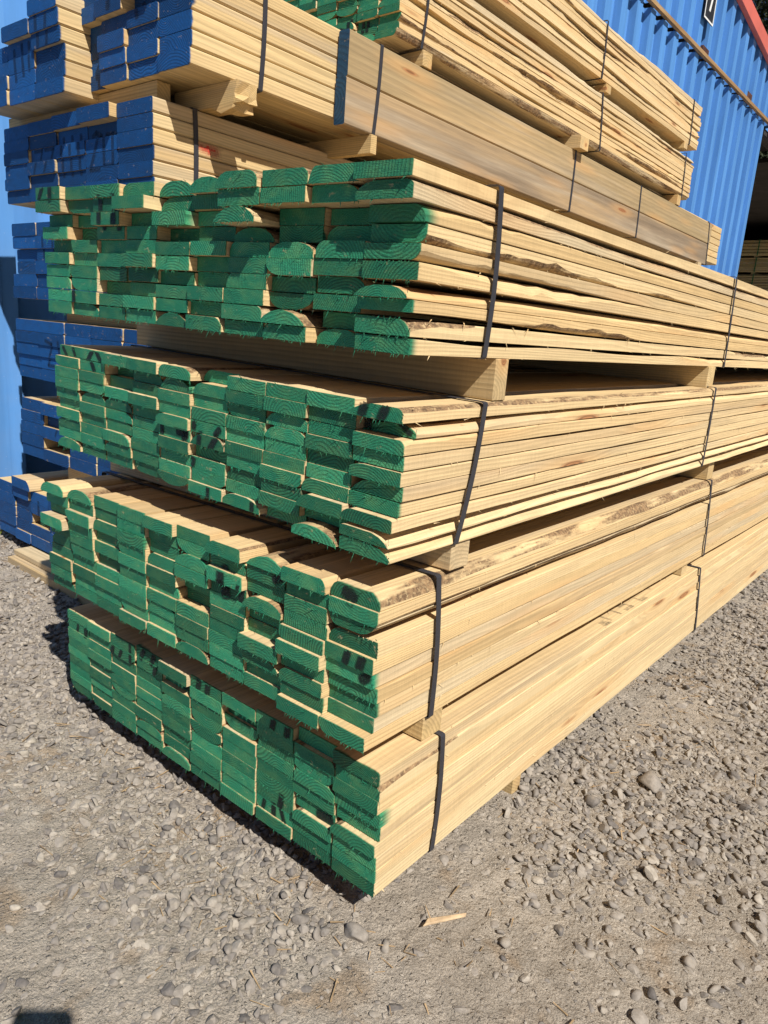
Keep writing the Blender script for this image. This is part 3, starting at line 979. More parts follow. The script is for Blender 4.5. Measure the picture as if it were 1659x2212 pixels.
dab(G_4, [S(G_4, (1, 2, .45, .2), (1, 2, .5, .9), .010), S(G_4, (1, 2, .85, .1), (1, 2, .85, .8), .013), S(G_4, (3, 2, .1, .2), (3, 2, .15, .9), .011), S(G_4, (3, 2, .4, .1), (3, 2, .5, .9), .010), S(G_4, (3, 2, .85, .0), (3, 2, .85, .9), .010), S(G_4, (3, 1, .85, 0), (3, 1, .85, .8), .009),
          S(G_4, (4, 1, .2, .0), (4, 1, .3, .9), .012), S(G_4, (4, 1, .6, .0), (4, 1, .7, .9), .012), S(G_4, (4, 2, .7, .2), (4, 2, .75, .9), .011), S(G_4, (5, 2, .3, .7), (5, 2, .8, .4), .014),
          S(G_4, (6, 1, .25, .1), (6, 1, .3, .9), .013), S(G_4, (6, 1, .55, .1), (6, 1, .58, .9), .014), S(G_4, (8, 1, .45, .0), (8, 1, .5, .9), .012), S(G_4, (8, 1, .85, .1), (8, 1, .88, .9), .013),
          S(G_4, (8, 7, .68, .1), (8, 7, .72, 1), .012), S(G_4, (8, 8, .2, .1), (8, 8, .24, .9), .009), S(G_4, (8, 8, .5, .1), (8, 8, .5, .95), .011), S(G_4, (8, 8, .8, .0), (8, 8, .7, .95), .010), S(G_4, (9, 6, .62, .3), (9, 6, .9, .4), .016)], M_MARK)

# worn stencil on the top face of the lowest pack
b, xc, bw, zb, t, dy = G_4[(10, 1)]
V, F, A = [], [], []
rng = random.Random(3)
for (u0, v0, u1, v1, wd) in ((-.040, .955, .040, .955, .010), (-.040, 1.02, .040, 1.02, .010), (-.035, .985, .0, .985, .005), (-.040, 1.10, .036, 1.10, .011), (.012, 1.06, .012, 1.10, .012), (.036, 1.055, .036, 1.11, .012),
                             (-.02, 1.17, .034, 1.17, .009), (.036, 1.16, .036, 1.21, .013), (.030, .905, .030, .935, .012), (.042, .90, .042, .94, .010), (-.04, 1.30, .02, 1.29, .006), (-.04, 1.36, .012, 1.35, .005)):
    V, F, A = [], [], []
    ln = math.hypot(u1 - u0, v1 - v0)
    ux, uv = (u1 - u0) / ln, (v1 - v0) / ln
    n = max(3, int(ln / .006))
    for i in range(n + 1):
        for e in (-.5, .5):
            V.append((u0 + ux * ln * i / n - uv * wd * e, v0 + uv * ln * i / n + ux * wd * e, t + .0008))
            A.append(rng.uniform(.15, 1) * .9)
    for i in range(n):
        F.append((2 * i, 2 * i + 2, 2 * i + 3, 2 * i + 1))
    o = mesh_obj("stencil_mark", V, F, M_MARK_FAINT, b)
    o.data.attributes.new("fade", 'FLOAT', 'POINT').data.foreach_set("value", A)

# bearers of the front stack
XL, XR = -1.06, .0
for lab, y0, y1, zr0, zr1, zl0, zl1, xr in (
        ("deep pale bearer near the cut ends between the topmost and second green-ended packs", .240, .280, .9145, .9835, .937, 1.001, -.004),
        ("far bearer under the topmost green-ended pack beside the second strap", 1.415, 1.475, .9190, .9795, .941, .996, -.006),
        ("greenish short bearer near the cut ends between second and third green-ended packs", .160, .215, .632, .681, .6195, .700, -.004),
        ("far bearer between the second and third green-ended packs beside the straps", 1.585, 1.640, .628, .690, .616, .708, -.004),
        ("square pale bearer near the cut ends between the two lowest green-ended packs", .130, .187, .3225, .3710, .3195, .3570, -.008),
        ("far bearer between the two lowest green-ended packs", 1.50, 1.545, .3275, .3680, .3245, .3550, -.006),
        ("bearer on the gravel under the lowest green-ended pack, only its end showing", .520, .555, -.01, .0800, -.01, .0770, -.014),
        ("hidden front bearer on the gravel under the green ends of the lowest pack", .16, .22, -.01, .0785, -.01, .0755, -.06)):
    add_bearer(lab, bear(XL, xr, y0, y1, zl0, zl1, zr0, zr1))

# ------------------------------------------------------------------ second stack: blue-ended packs by the blue wall
GB = "blue-ended packs of the rear stack"
X1, Y1 = -1.41, .52
bl = {}
B1, G_b1 = make_pack("timber_pack", "lowest blue-ended pack by the wall, with a loose board on top", GB, (-1.60, .50, .062, .0, .0, 0), .96, .228, 4.6, 6, 5, M_BLUE, 21, 'dressed', ysd=(.002, .003), far_sd=.02,
                     colw=[1, .8, 1, 1, 1, 1], over={(3, 3): dict(dy=.05), (2, 2): dict(dy=.008)})
B2, G_b2 = make_pack("timber_pack", "second lowest blue-ended pack by the blue wall, above the pack that sticks out left", GB, (X1, Y1, .43, 0, 0, 0), .93, .226, 4.6, 5, 5, M_BLUE, 22, 'dressed', ysd=(.003, .004), over={(2, 2): dict(dy=.02), (2, 4): dict(skip=True)})
B3, G_b3 = make_pack("timber_pack", "blue-ended pack third from the ground by the wall, faint 21 on it", GB, (X1 + .01, Y1, .738, 0, 0, 0), .955, .222, 4.6, 5, 5, M_BLUE, 23, 'dressed', ysd=(.002, .0035), over={(c, 5): dict(dy=.012) for c in range(1, 6)})
B4, G_b4 = make_pack("timber_pack", "blue-ended pack directly under the one sprayed 77, 111 and 20", GB, (X1, Y1, 1.035, 0, 0, 0), .925, .268, 4.6, 5, 6, M_BLUE, 24, 'dressed', ysd=(.002, .0035), over={(1, 3): dict(dy=.01), (1, 4): dict(dy=.012)})
B5, G_b5 = make_pack("timber_pack", "blue-ended pack sprayed 77, 111 and 20, with a red smear on its side", GB, (X1, Y1, 1.368, 0, -.006, 0), .955, .258, 4.7, 5, 6, M_BLUE, 25, 'dressed', ysd=(.002, .0035),
                     over={(3, 1): dict(dy=-.02), (4, 1): dict(dy=-.02), (4, 2): dict(dy=.008), (5, 1): dict(dy=-.004), (2, 4): dict(dy=-.014), (5, 5): dict(dy=-.008)},
                     straps=((.145, .150),), strap_w=.017)
xs0 = lambda g, c, r, a: cell(g, c, r, a, 0)[0]


def digits(g, c, ztop, zbot, kind, wd=.011, x_a=.15, x_b=.85):
    xa, xb = xs0(g, c, 3, x_a), xs0(g, c, 3, x_b)
    if kind == '77':
        m_ = (xa + xb) / 2
        return [(xa, ztop, m_ - .012, ztop, wd), (m_ - .012, ztop, xa + .02, zbot, wd), (m_ + .008, ztop, xb, ztop, wd), (xb, ztop, m_ + .025, zbot, wd)]
    if kind == '111':
        return [(xa + .01, ztop, xa + .01, zbot, wd), ((xa + xb) / 2, ztop, (xa + xb) / 2, zbot, wd), (xb - .01, ztop, xb - .01, zbot, wd)]
    if kind == '20':
        m_ = (xa + xb) / 2
        h = (ztop + zbot) / 2
        return [(xa, ztop - .01, xa + .02, ztop, wd), (xa + .02, ztop, m_ - .015, ztop - .012, wd), (m_ - .015, ztop - .012, xa, zbot + .004, wd), (xa, zbot, m_ - .012, zbot, wd),
                (m_ + .015, ztop - .015, m_ + .015, zbot + .015, wd), (xb, ztop - .015, xb, zbot + .015, wd), (m_ + .015, ztop - .01, xb, ztop - .01, wd * .8), (m_ + .015, zbot + .008, xb, zbot + .008, wd * .8)]
    if kind == '21':
        m_ = (xa + xb) / 2
        return [(xa, ztop, m_ - .01, ztop - .01, wd), (m_ - .01, ztop - .01, xa, zbot, wd), (xa, zbot, m_ - .01, zbot, wd), (xb - .02, ztop, xb - .02, zbot, wd)]


dab(G_b5, digits(G_b5, 2, .165, .085, '77') + digits(G_b5, 3, .19, .075, '111', .014) + digits(G_b5, 4, .19, .08, '20', .013), M_MARK_FAINT)
dab(G_b3, digits(G_b3, 2, .15, .06, '21', .011, .3, .9), M_MARK_FAINT)
dab(G_b4, [(xs0(G_b4, 2, 3, .3), .23, xs0(G_b4, 2, 3, .3), .15, .012), (xs0(G_b4, 2, 3, .7), .23, xs0(G_b4, 2, 3, .7), .15, .012), (xs0(G_b4, 2, 3, .3), .23, xs0(G_b4, 2, 3, .7), .23, .010)], M_MARK_FAINT)
dab(G_b2, [(xs0(G_b2, 2, 3, .75), .17, xs0(G_b2, 2, 3, .55), .11, .010)], M_MARK_FAINT)
dab(G_b1, [(xs0(G_b1, 3, 3, .4), .19, xs0(G_b1, 3, 3, .4), .12, .014)], M_MARK_FAINT)
# the red crayon smear on the side of the numbered pack
b, xc, bw, zb, t, dy = G_b5[(5, 3)]
V, F, A = [], [], []
rng = random.Random(5)
for i in range(8):
    for j in range(6):
        k = len(V)
        ya, za = .165 + .011 * i - .002 * j, .006 + .0058 * j
        f = (1 - abs(i - 3) / 5) * (1 - abs(j - 3) / 4.2) * rng.uniform(.6, 1.3)
        V += [(bw / 2 + .0008, ya - dy, za), (bw / 2 + .0008, ya + .011 - dy, za), (bw / 2 + .0008, ya + .011 - dy, za + .0058), (bw / 2 + .0008, ya - dy, za + .0058)]
        A += [max(0, min(1, f * 1.2))] * 4
        F.append((k, k + 1, k + 2, k + 3))
o = mesh_obj("crayon_smear", V, F, M_MARK_RED, b)
o.data.attributes.new("fade", 'FLOAT', 'POINT').data.foreach_set("value", A)

# loose board on the lowest blue pack
rng = random.Random(9)
V, F, B = board_mesh(.15, .04, 3.6, rng, [0, .01, .1, 3.6], lambda y: (.03, .028), no_wane, False, .0015, 0.0, 0)
o = mesh_obj("loose_board", V, F, M_BLUE, None, (-2.30, .485, .292), B)
o['ring_x'], o['ring_z'] = .01, -.05
tag(o, "loose blue-ended board with chamfered edge lying on the lowest blue-ended pack", "board")

# top level: three packs side by side with blue ends, then beams
B6, G_b6 = make_pack("timber_pack", "big blue-ended pack overhanging at the top left, side by side with the beam pack", GB, (-1.26, .543, 1.690, 0, -.004, 0), .60, .272, 4.95, 4, 6, M_BLUE, 26, 'dressed', ysd=(.002, .0035),
                     colw=[.145, .15, .16, .155], col_dy={1: .010}, over={(2, 4): dict(dy=-.025), (2, 2): dict(dy=-.02), (2, 1): dict(dy=-.02), (2, 5): dict(dy=-.02), (2, 6): dict(dy=-.004), (3, 1): dict(dy=-.03), (3, 2): dict(dy=.012), (3, 3): dict(dy=-.008), (3, 5): dict(dy=-.01), (1, 2): dict(dy=-.03), (1, 1): dict(dy=-.02)},
                     straps=((.26, .25), (4.6, 4.6)), strap_w=.017, far_sd=.008)
B7, G_b7 = make_pack("timber_pack", "blue-ended pack at the top left edge, left of the bigger overhanging one", GB, (-1.80, .455, 1.668, 0, -.008, 0), .555, .280, 4.8, 3, 6, M_BLUE, 27, 'dressed', ysd=(.002, .004),
                     colw=[.185, .185, .185], colrows={1: 4, 2: 5}, over={(2, 1): dict(dy=-.01), (3, 1): dict(dy=-.014), (3, 2): dict(dy=-.012), (1, 2): dict(dy=.01)}, row_h=.0465)
dab(G_b7, [(xs0(G_b7, 2, 3, .25), .16, xs0(G_b7, 2, 3, .3), .07, .014), (xs0(G_b7, 2, 3, .55), .17, xs0(G_b7, 2, 3, .6), .08, .014), (xs0(G_b7, 2, 3, .82), .17, xs0(G_b7, 2, 3, .82), .09, .012), (xs0(G_b7, 3, 3, .25), .23, xs0(G_b7, 3, 3, .25), .15, .016),
            (xs0(G_b7, 3, 3, .6), .22, xs0(G_b7, 3, 3, .55), .14, .014)], M_MARK_FAINT)
dab(G_b6, [(xs0(G_b6, 2, 3, .6), .27, xs0(G_b6, 2, 3, .55), .20, .02), (xs0(G_b6, 3, 3, .3), .2, xs0(G_b6, 3, 3, .35), .16, .016)], M_MARK_FAINT)
BP, G_bp = make_pack("beam_pack", "pack of two deep weathered beams with blue ends, lying on edge above the front stack", GB, (-1.205, 1.11, 1.668, 0, 0, -.006), .05, .284, 3.95, 1, 2, M_BEAM, 28, 'dressed', ysd=(.0, .002),
                     straps=((.165, .148), (1.67, 1.674), (2.545, 2.57), (3.88, 3.95)), strap_w=.016, fine_to=.3, cat="beam pack", far_sd=.004)
for b_ in G_bp.values():
    b_[0].name = "beam"
    if b_[3] < .1: b_[0].data.materials[0] = M_BEAM2
    b_[0]['ring_x'], b_[0]['ring_z'] = -.045, -.05 if b_[3] > .1 else .07

# bearers of the second stack
GBB = "bearers of the blue-ended stack"
for lab, c8 in (
        ("grey shaded bearer under the blue-ended pack numbered 77, against the blue wall", bear(-2.16, -1.38, .60, .66, 1.303, 1.374, 1.303, 1.368)),
        ("long shaded bearer between the third and fourth blue-ended packs from the ground", bear(-2.10, -1.38, .60, .66, .960, 1.035, .960, 1.035)),
        ("shaded bearer between the second and third blue-ended packs from the ground", bear(-2.20, -1.38, .60, .66, .656, .738, .656, .738)),
        ("dark bearer above the lowest blue-ended pack, beside the loose board", bear(-2.17, -1.38, .62, .68, .290, .430, .290, .430)),
        ("long thin bearer on top of the blue-ended pack numbered 77", bear(-2.44, -1.47, .575, .622, 1.632, 1.687, 1.627, 1.689)),
        ("bearer with an end face under the beam pack, jutting out of the dark gap", bear(-1.60, -1.200, 1.245, 1.275, 1.610, 1.668, 1.606, 1.667)),
        ("far bearer at the end of the beam pack", bear(-1.60, -1.195, 4.86, 4.93, 1.585, 1.645, 1.585, 1.645)),
        ("bearer on the beam pack under the near end of the lower high green-ended pack", bear(-2.0, -1.200, 1.50, 1.555, 1.949, 2.003, 1.952, 2.004)),
        ("bearer jutting over the beam pack under the middle of the lower high green-ended pack", bear(-2.0, -1.165, 2.74, 2.83, 1.942, 2.003, 1.942, 2.001)),
        ("far bearer under the end of the lower high green-ended pack", bear(-2.0, -1.20, 4.26, 4.32, 1.934, 1.994, 1.934, 1.994)),
        ("pale bearer between the two high green-ended packs", bear(-2.0, -1.207, 3.03, 3.09, 2.2705, 2.309, 2.2705, 2.309)),
        ("far bearer between the ends of the two high green-ended packs", bear(-2.0, -1.207, 4.25, 4.31, 2.2705, 2.309, 2.2705, 2.309))):
    add_bearer(lab, c8, group=GBB)

# the bearer with the broken end under the big blue-ended pack
bm = bmesh.new()
rng = random.Random(31)
x0, x1, y0, y1, z0, z1 = -1.55, -1.235, .685, .76, 1.627, 1.689
prof = [(-.305, 0), (-.12, 0), (-.06, -.018), (-.015, -.014), (-.008, .004), (.0, .012), (-.002, .028), (0, .062), (-.305, .062)]
n = len(prof)
rows_ = []
for k, yy in enumerate((0, .02, .05, .075)):
    rows_.append([bm.verts.new((yy, -(px + (rng.uniform(-.012, .004) if 1 < i < 7 else 0)), pz + (rng.uniform(-.004, .006) if 1 < i < 6 else 0))) for i, (px, pz) in enumerate(prof)])
for a, b2 in zip(rows_[:-1], rows_[1:]):
    for i in range(n):
        bm.faces.new((a[i], b2[i], b2[(i + 1) % n], a[(i + 1) % n]))
bm.faces.new(rows_[0])
bm.faces.new(rows_[-1][::-1])
bmesh.ops.recalc_face_normals(bm, faces=bm.faces[:])
o = bm_obj("bearer", bm, M_BEARER, None, (x1, y0, z0))
o.rotation_euler = (0, 0, R(90))
o.scale = (1, 1, 1)
o['ring_x'], o['ring_z'] = .02, -.03
tag(o, "thick bearer with a splintered broken end jutting from under the big blue-ended pack", "bearer", GBB)

# planks on the ground under the rear stack
for lab, c8 in (("upper of two pale planks on the gravel under the lowest blue-ended pack", bear(-2.25, -1.02, .425, .495, .040, .060, .040, .060)),
                ("lower of two pale planks on the gravel, its lit edge showing at the left", bear(-2.24, -1.00, .395, .480, .008, .038, .008, .038))):
    add_bearer(lab, c8, group="planks on the gravel under the rear stack", bevel=.0012)

# ------------------------------------------------------------------ high packs with green ends
GH = "green-ended packs stacked high at the back"
hi = {}
G1, G_g1 = make_pack("timber_pack", "lower of the two high green-ended packs, its side streaked with dark bark", GH, (-1.205, 1.356, 2.005, 0, 0, -.006), 1.0, .262, 3.12, 10, 10, M_ROUGH2, 41, ysd=(.004, .006),
                     straps=((.155, .135, .002), (1.64, 1.685), (2.95, 2.98)), wane=(.35, .3), side_thr=.10, side_amp=1.5, wane_f=.16, gaps=(3, .009), fine_to=3.1, fuzz=6, strap_w=.013, side_bark=.85, gapf=(.0006, .003),
                     over={(10, 10): dict(w=(0, 0, .95, .16), flip=True, bark=1.0), (10, 8): dict(dy=.004, wr0=.7, bark=1.0), (10, 6): dict(bark=1.0, gap=((.012, .3, .25), (.009, 1.3, .3))), (10, 4): dict(bark=1.0, gap=((.010, .6, .3), (.010, 2.0, .4))), (10, 9): dict(bark=1.0, gap=((.010, .9, .35), (.008, 2.3, .3))), (9, 9): dict(dy=-.01), (8, 8): dict(dy=-.012)})
dab(G_g1, [(xs0(G_g1, 8, 8, .75), .085, xs0(G_g1, 8, 8, .75), .05, .013), (xs0(G_g1, 8, 8, .35), .055, xs0(G_g1, 8, 8, .75), .045, .013), (xs0(G_g1, 9, 8, .25), .075, xs0(G_g1, 9, 8, .3), .04, .012), (xs0(G_g1, 9, 8, .5), .07, xs0(G_g1, 9, 8, .5), .04, .012)], M_MARK)
G2, G_g2 = make_pack("timber_pack", "uppermost pack high at the back, cut off by the picture's top edge", GH, (-1.205, 1.35, 2.320, 0, 0, -.004), 1.0, .252, 3.14, 10, 9, M_ROUGH2, 42, ysd=(.004, .006),
                     straps=((.155, .135), (1.60, 1.61), (2.95, 2.98)), wane=(.35, .3), side_thr=.08, side_amp=1.5, wane_f=.16, gaps=(3, .009), fine_to=3.1, fuzz=0, strap_w=.013, side_bark=.85, gapf=(.0006, .003))

# ------------------------------------------------------------------ blue building
def cladding_material():
    m = NT("blue_painted_cladding")
    p = m.n("TexCoord").outputs["Object"]
    n = m.noise(p, 1.3, 5, .6)
    c = m.mix(n, (0.085, 0.25, 0.58), (0.105, 0.285, 0.63))
    c = m.mul(c, m.ramp(m.noise(m.vmath('MULTIPLY', p, (7, 7, .6)), 1.0, 5, .65), .25, .75, .80, 1.10))
    sep = m.n("SeparateXYZ")
    m.put(sep.inputs[0], p)
    dirt = m.math('MULTIPLY', m.ramp(sep.outputs[2], 2.9, .4), m.ramp(m.noise(p, 3.2, 5, .65), .35, .7))
    c = m.mix(m.math('MULTIPLY', dirt, .14), c, (0.28, 0.33, 0.42))
    spots = m.ramp(m.voro(p, 26.0), .05, .03)
    c = m.mix(m.math('MULTIPLY', spots, .55), c, (0.45, 0.52, 0.65))
    return m.done(c, .42, m.bump(m.noise(p, 9, 3, .5), .12, .004), .45)


M_CLAD = cladding_material()
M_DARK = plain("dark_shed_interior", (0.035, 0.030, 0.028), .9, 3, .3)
M_RUST = plain("rusty_steel", (0.075, 0.030, 0.022), .8, 12, .4)
M_RED = plain("faded_red_steel", (0.56, 0.135, 0.10), .5, 2.5, .12)
M_RAIL = wood_material("weathered_rail_pine", None, tones=((0.42, 0.29, 0.13), (0.34, 0.20, 0.09)), grey=.7, side_ring=.3)

WX, PITCH, DEP = -2.9, .3545, .075
shed = empty("warehouse", (WX, 12.0, GZ))
tag(shed, "blue corrugated metal warehouse with a red roof edge and a dark open doorway", "warehouse")


def corrugated(name, ya, yb, zb, ztop, phase=.650, mat=M_CLAD):
    """trapezoidal sheets on the plane x = WX; ztop is a function of y"""
    pts = []
    k0 = int((ya - phase) / PITCH) - 1
    k1 = int((yb - phase) / PITCH) + 2
    for k in range(k0, k1):
        y = phase + k * PITCH
        lap = .006 if k % 3 == 0 else 0
        pts += [(y, 0.0), (y + .065, 0.0)]
        if lap: pts += [(y + .067, -lap)]
        pts += [(y + .135, -0.0), (y + .145, -DEP), (y + .235, -DEP - .001), (y + .346, -DEP)]
    pts = [q for q in pts if ya <= q[0] <= yb]
    V, F = [], []
    for off in (0.0, -.004):
        for (y, x) in pts:
            V += [(x + off, y - 12.0, zb - GZ), (x + off, y - 12.0, ztop(y) - GZ)]
    n = len(pts)
    for i in range(n - 1):
        a = 2 * i
        F.append((a, a + 1, a + 3, a + 2)[::-1])
        b = 2 * n + 2 * i
        F.append((b, b + 1, b + 3, b + 2))
        F.append((a, a + 2, b + 2, b))
        F.append((a + 1, b + 1, b + 3, a + 3))
    for a, b in ((0, 2 * n), (2 * (n - 1), 2 * n + 2 * (n - 1))):
        F.append((a, a + 1, b + 1, b) if a else (a, b, b + 1, a + 1))
    return mesh_obj(name, V, F, mat, shed)


fas = lambda y: 5.345 - .115 * (y - 9.936)
lo_top = lambda y: 4.425 + .008 * (y - 7.5)
corrugated("lower_cladding", -3.6, 12.235, GZ + .06, lo_top)
corrugated("upper_cladding", -3.6, 15.4, 4.47, lambda y: fas(y) + .10, .650)


def part_box(name, x0, x1, y0, y1, z0, z1, mat, bevel=0.0):
    bm = bmesh.new()
    box(bm, x0 - WX, x1 - WX, y0 - 12, y1 - 12, z0 - GZ, z1 - GZ, bevel)
    return bm_obj(name, bm, mat, shed)


def skew(name, x0, x1, ya, yb, zlo, zhi, mat, parent=shed):
    bm = bmesh.new()
    q = lambda x, y, z: (x - WX, y - 12, z - GZ)
    box8(bm, [q(x0, ya, zlo(ya)), q(x1, ya, zlo(ya)), q(x1, yb, zlo(yb)), q(x0, yb, zlo(yb)),
              q(x0, ya, zhi(ya)), q(x1, ya, zhi(ya)), q(x1, yb, zhi(yb)), q(x0, yb, zhi(yb))], .002)
    return bm_obj(name, bm, mat, parent)


o = skew("timber_rail", WX + .003, WX + .045, -3.6, 15.4, lambda y: lo_top(y) + .004, lambda y: lo_top(y) + .048, M_RAIL)
o['ring_x'], o['ring_z'] = .02, -.02
skew("fascia", WX + .006, WX + .07, -3.6, 15.4, fas, lambda y: fas(y) + .175, M_RED)
for ya, yb, za in ((9.01, 9.26, 4.477), (11.01, 11.29, 4.515)):
    part_box("purlin_cleat", WX - .06, WX + .001, ya + .03, yb - .0, za + .02, za + .105, M_RUST, .004)
part_box("door_jamb", WX - .10, WX - .082, 12.17, 12.233, GZ, 4.38, M_RUST, .002)
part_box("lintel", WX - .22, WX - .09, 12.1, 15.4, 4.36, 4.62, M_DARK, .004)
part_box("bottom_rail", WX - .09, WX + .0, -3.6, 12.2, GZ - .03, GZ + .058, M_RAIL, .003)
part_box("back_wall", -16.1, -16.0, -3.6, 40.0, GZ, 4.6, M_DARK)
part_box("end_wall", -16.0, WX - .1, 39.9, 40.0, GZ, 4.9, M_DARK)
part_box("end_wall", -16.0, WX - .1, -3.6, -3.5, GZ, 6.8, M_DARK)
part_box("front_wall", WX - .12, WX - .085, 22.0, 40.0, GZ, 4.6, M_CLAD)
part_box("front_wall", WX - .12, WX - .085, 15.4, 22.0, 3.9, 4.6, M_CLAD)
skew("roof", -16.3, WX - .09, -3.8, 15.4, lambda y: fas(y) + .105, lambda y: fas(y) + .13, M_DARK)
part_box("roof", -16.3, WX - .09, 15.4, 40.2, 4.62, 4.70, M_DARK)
# sign on the wall
sign = empty("sign", (WX + .03, 8.95, 4.79))
tag(sign, "black white-bordered sign with a white slanted stroke on the blue wall", "sign")
M_SIGN = plain("black_sign_paint", (0.022, 0.022, 0.024), .5, 30, .4)
M_WHITE = plain("white_sign_paint", (0.78, 0.78, 0.76), .5, 40, .08)
bm = bmesh.new()
box(bm, 0, .012, -.16, .165, 0, .62, .002)
bm_obj("sign_panel", bm, M_SIGN, sign)
bm = bmesh.new()
for a in ((-.162, -.146, -.002, .622), (.151, .167, -.002, .622), (-.146, .151, -.002, .016), (-.146, .151, .604, .622)):
    box(bm, .0125, .016, a[0], a[1], a[2], a[3])
bm_obj("sign_border", bm, M_WHITE, sign)
bm = bmesh.new()
box8(bm, [(.0128, -.03, .105), (.0158, -.03, .105), (.0158, .012, .10), (.0128, .012, .10), (.0128, .075, .46), (.0158, .075, .46), (.0158, .115, .46), (.0128, .115, .46)])
bm_obj("sign_stroke", bm, M_WHITE, sign)

# packs inside the open shed
for i, (lab, z0, z1, nr) in enumerate((("dim pack of boards in the dark doorway, topmost, with a green strap", 3.70, 4.12, 5),
                                       ("dim pack of boards in the dark doorway, second from the top, with a green strap", 3.27, 3.65, 7),
                                       ("dim pack of thin boards in the dark doorway, just above the front stack's top edge", 2.75, 3.22, 11),
                                       ("dim pack of boards deep in the shed, behind the front stack's far end", 1.45, 2.70, 8),
                                       ("dim lowest pack of boards on the shed floor, behind the front stack", GZ + .06, 1.40, 8))):
    root = empty("timber_pack", (-8.4, 22.0, z0))
    tag(root, lab, "timber pack", "packs stored inside the shed")
    rng = random.Random(60 + i)
    for k in range(nr):
        h = (z1 - z0) / nr
        bm = bmesh.new()
        box(bm, rng.uniform(0, .03), 4.3 + rng.uniform(-.04, .04), rng.uniform(0, .04), 1.0, k * h + .001, (k + 1) * h - rng.uniform(.004, .02), .003)
        o = bm_obj("board", bm, M_SHED, root)
        o['ring_x'], o['ring_z'] = .1, -.1
    for sx in (3.23, .9):
        bm = bmesh.new()
        box(bm, sx - .014, sx + .014, -.012, -.002, -.004, z1 - z0 + .004)
        box(bm, sx - .014, sx + .014, -.002, 1.004, z1 - z0 + .001, z1 - z0 + .004)
        bm_obj("strap", bm, M_STRAP_G, root)
    if i < 5:
        for sx in (3.19, .8):
            o = add_bearer("dim bearer under the pack of boards in the dark doorway", [(-8.4 + sx - .05, 22.05, z0 - .06 if i < 4 else GZ), (-8.4 + sx + .05, 22.05, z0 - .06 if i < 4 else GZ), (-8.4 + sx + .05, 23.0, z0 - .06 if i < 4 else GZ), (-8.4 + sx - .05, 23.0, z0 - .06 if i < 4 else GZ),
                           (-8.4 + sx - .05, 22.05, z0), (-8.4 + sx + .05, 22.05, z0), (-8.4 + sx + .05, 23.0, z0), (-8.4 + sx - .05, 23.0, z0)], M_SHED, group="bearers between the packs in the shed")

# dark tree beyond the roof edge
def leaf_material():
    m = NT("dark_foliage")
    p = m.n("NewGeometry").outputs["Position"]
    c = m.mix(m.ramp(m.noise(p, 2.5, 3), .4, .65), (0.020, 0.028, 0.014), (0.05, 0.06, 0.03))
    return m.done(c, .8, None, .2)


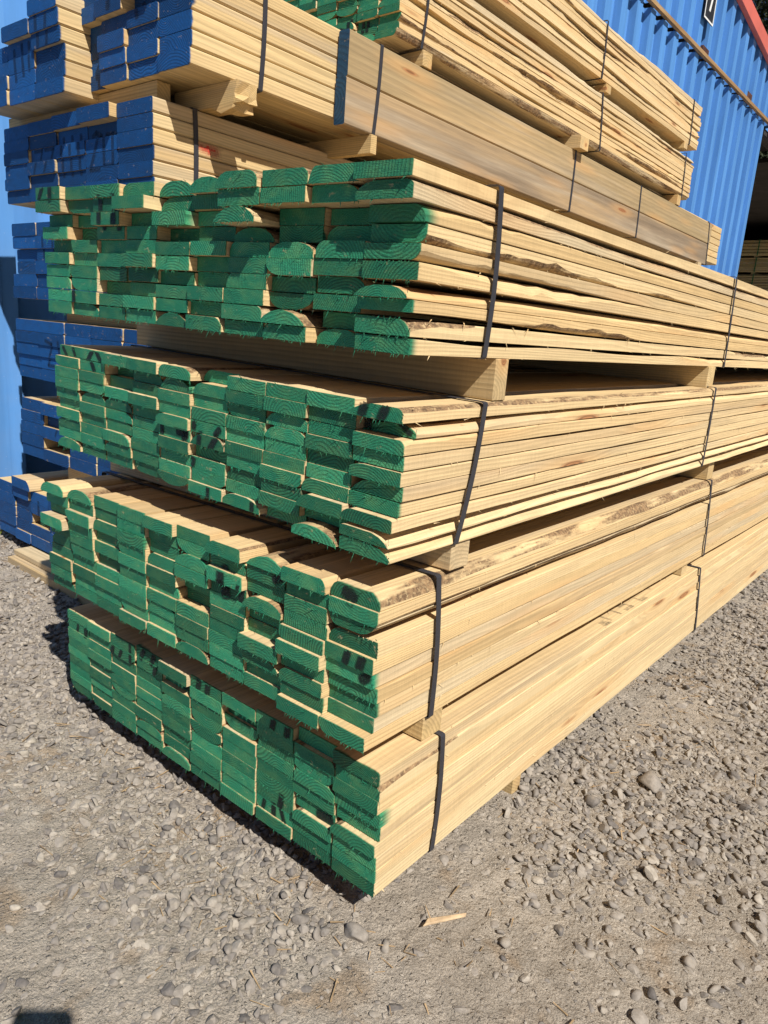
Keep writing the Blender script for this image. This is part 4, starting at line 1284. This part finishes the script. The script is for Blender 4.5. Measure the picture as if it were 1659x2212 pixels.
M_LEAF = leaf_material()
M_TRUNK = plain("tree_bark", (0.07, 0.05, 0.035), .9, 8, .35)
dirv = (FW + RT * ((1665 - 829.5) / 1578.7) + Vector((0.20764253, -0.14324638, -0.96765958)) * ((60 - 1106) / 1578.7))
for i, (s, dz, lab) in enumerate(((30.0, 0, "dark dense tree showing past the red roof edge at the top right"),)):
    pos = CAM + dirv * s
    tx, ty, tz = pos
    root = empty("tree", (tx, ty, GZ))
    tag(root, lab, "tree")
    V, F = [], []
    rs2 = np.random.RandomState(77 + i)
    segs = [(0, .32), (3, .27), (7, .18), (12, .10), (tz + 5, .02)]
    for k, (z, r) in enumerate(segs):
        for a in range(10):
            th = 2 * math.pi * a / 10
            V.append((r * math.cos(th) + .1 * math.sin(z), r * math.sin(th), z))
    for k in range(len(segs) - 1):
        for a in range(10):
            F.append((k * 10 + a, k * 10 + (a + 1) % 10, (k + 1) * 10 + (a + 1) % 10, (k + 1) * 10 + a))
    mesh_obj("trunk", V, F, M_TRUNK, root)
    V, F = [], []
    for k in range(14000):
        z = tz - 8 + 14 * rs2.rand()
        rad = 3.4 * max(.25, 1 - abs(z - tz + .5) / 8.0) * (.75 + .35 * math.sin(z * 1.7)) * rs2.rand() ** .45
        th = rs2.uniform(0, 6.2832)
        c = np.array([rad * math.cos(th), rad * math.sin(th), z])
        a = rs2.normal(size=3); a /= np.linalg.norm(a)
        b2 = np.cross(a, rs2.normal(size=3)); b2 /= np.linalg.norm(b2)
        l, wd = rs2.uniform(.10, .24), rs2.uniform(.04, .09)
        q = len(V)
        V += [tuple(c - a * l), tuple(c + b2 * wd), tuple(c + a * l), tuple(c - b2 * wd)]
        F.append((q, q + 1, q + 2, q + 3))
    mesh_obj("crown", V, F, M_LEAF, root)

# grass at the foot of the wall
M_GRASS = plain("grass", (0.20, 0.24, 0.045), .7, 20, .3)
V, F = [], []
rng = random.Random(14)
for k in range(260):
    x, y = WX + .09 + abs(rng.gauss(0, .10)), rng.uniform(.3, 1.3)
    z = float(ground_z(np.array([x]), np.array([y]))[0])
    h, a, wd = rng.uniform(.02, .07), rng.uniform(0, 6.28), rng.uniform(.002, .004)
    lx, ly = math.cos(a) * h * .6, math.sin(a) * h * .6
    q = len(V)
    V += [(x - wd * math.sin(a), y + wd * math.cos(a), z - .003), (x + wd * math.sin(a), y - wd * math.cos(a), z - .003), (x + lx * .5 + wd * .5, y + ly * .5, z + h * .7), (x + lx, y + ly, z + h)]
    F += [(q, q + 1, q + 2), (q, q + 2, q + 3)]
tag(mesh_obj("grass", V, F, M_GRASS), kind='stuff')

# the phone that takes the picture: its shadow falls at the lower left
D_ = Vector((0.20764253, -0.14324638, -0.96765958))
M_PHONE = plain("black_phone", (0.02, 0.02, 0.022), .35)
bm = bmesh.new()
ol = []
for cx_, cy_, a0 in ((.030, .009, 0), (-.030, .009, 90), (-.030, -.122, 180), (.030, -.122, 270)):
    for k in range(6):
        a_ = R(a0 + 18 * k)
        ol.append((cx_ + .013 * math.cos(a_), cy_ + .013 * math.sin(a_)))
fr, bk_ = [bm.verts.new((x, y, .005)) for x, y in ol], [bm.verts.new((x, y, -.005)) for x, y in ol]
bm.faces.new(fr)
bm.faces.new(bk_[::-1])
for i in range(len(ol)):
    j = (i + 1) % len(ol)
    bm.faces.new((fr[i], bk_[i], bk_[j], fr[j]))
ph = bm_obj("phone", bm, M_PHONE)
ph.matrix_world = Matrix(((RT.x, -D_.x, -FW.x, 0), (RT.y, -D_.y, -FW.y, 0), (RT.z, -D_.z, -FW.z, 0), (0, 0, 0, 1)))
ph.location = CAM - FW * .012
tag(ph, "black phone whose shadow falls on the dirt at the lower left", "phone")
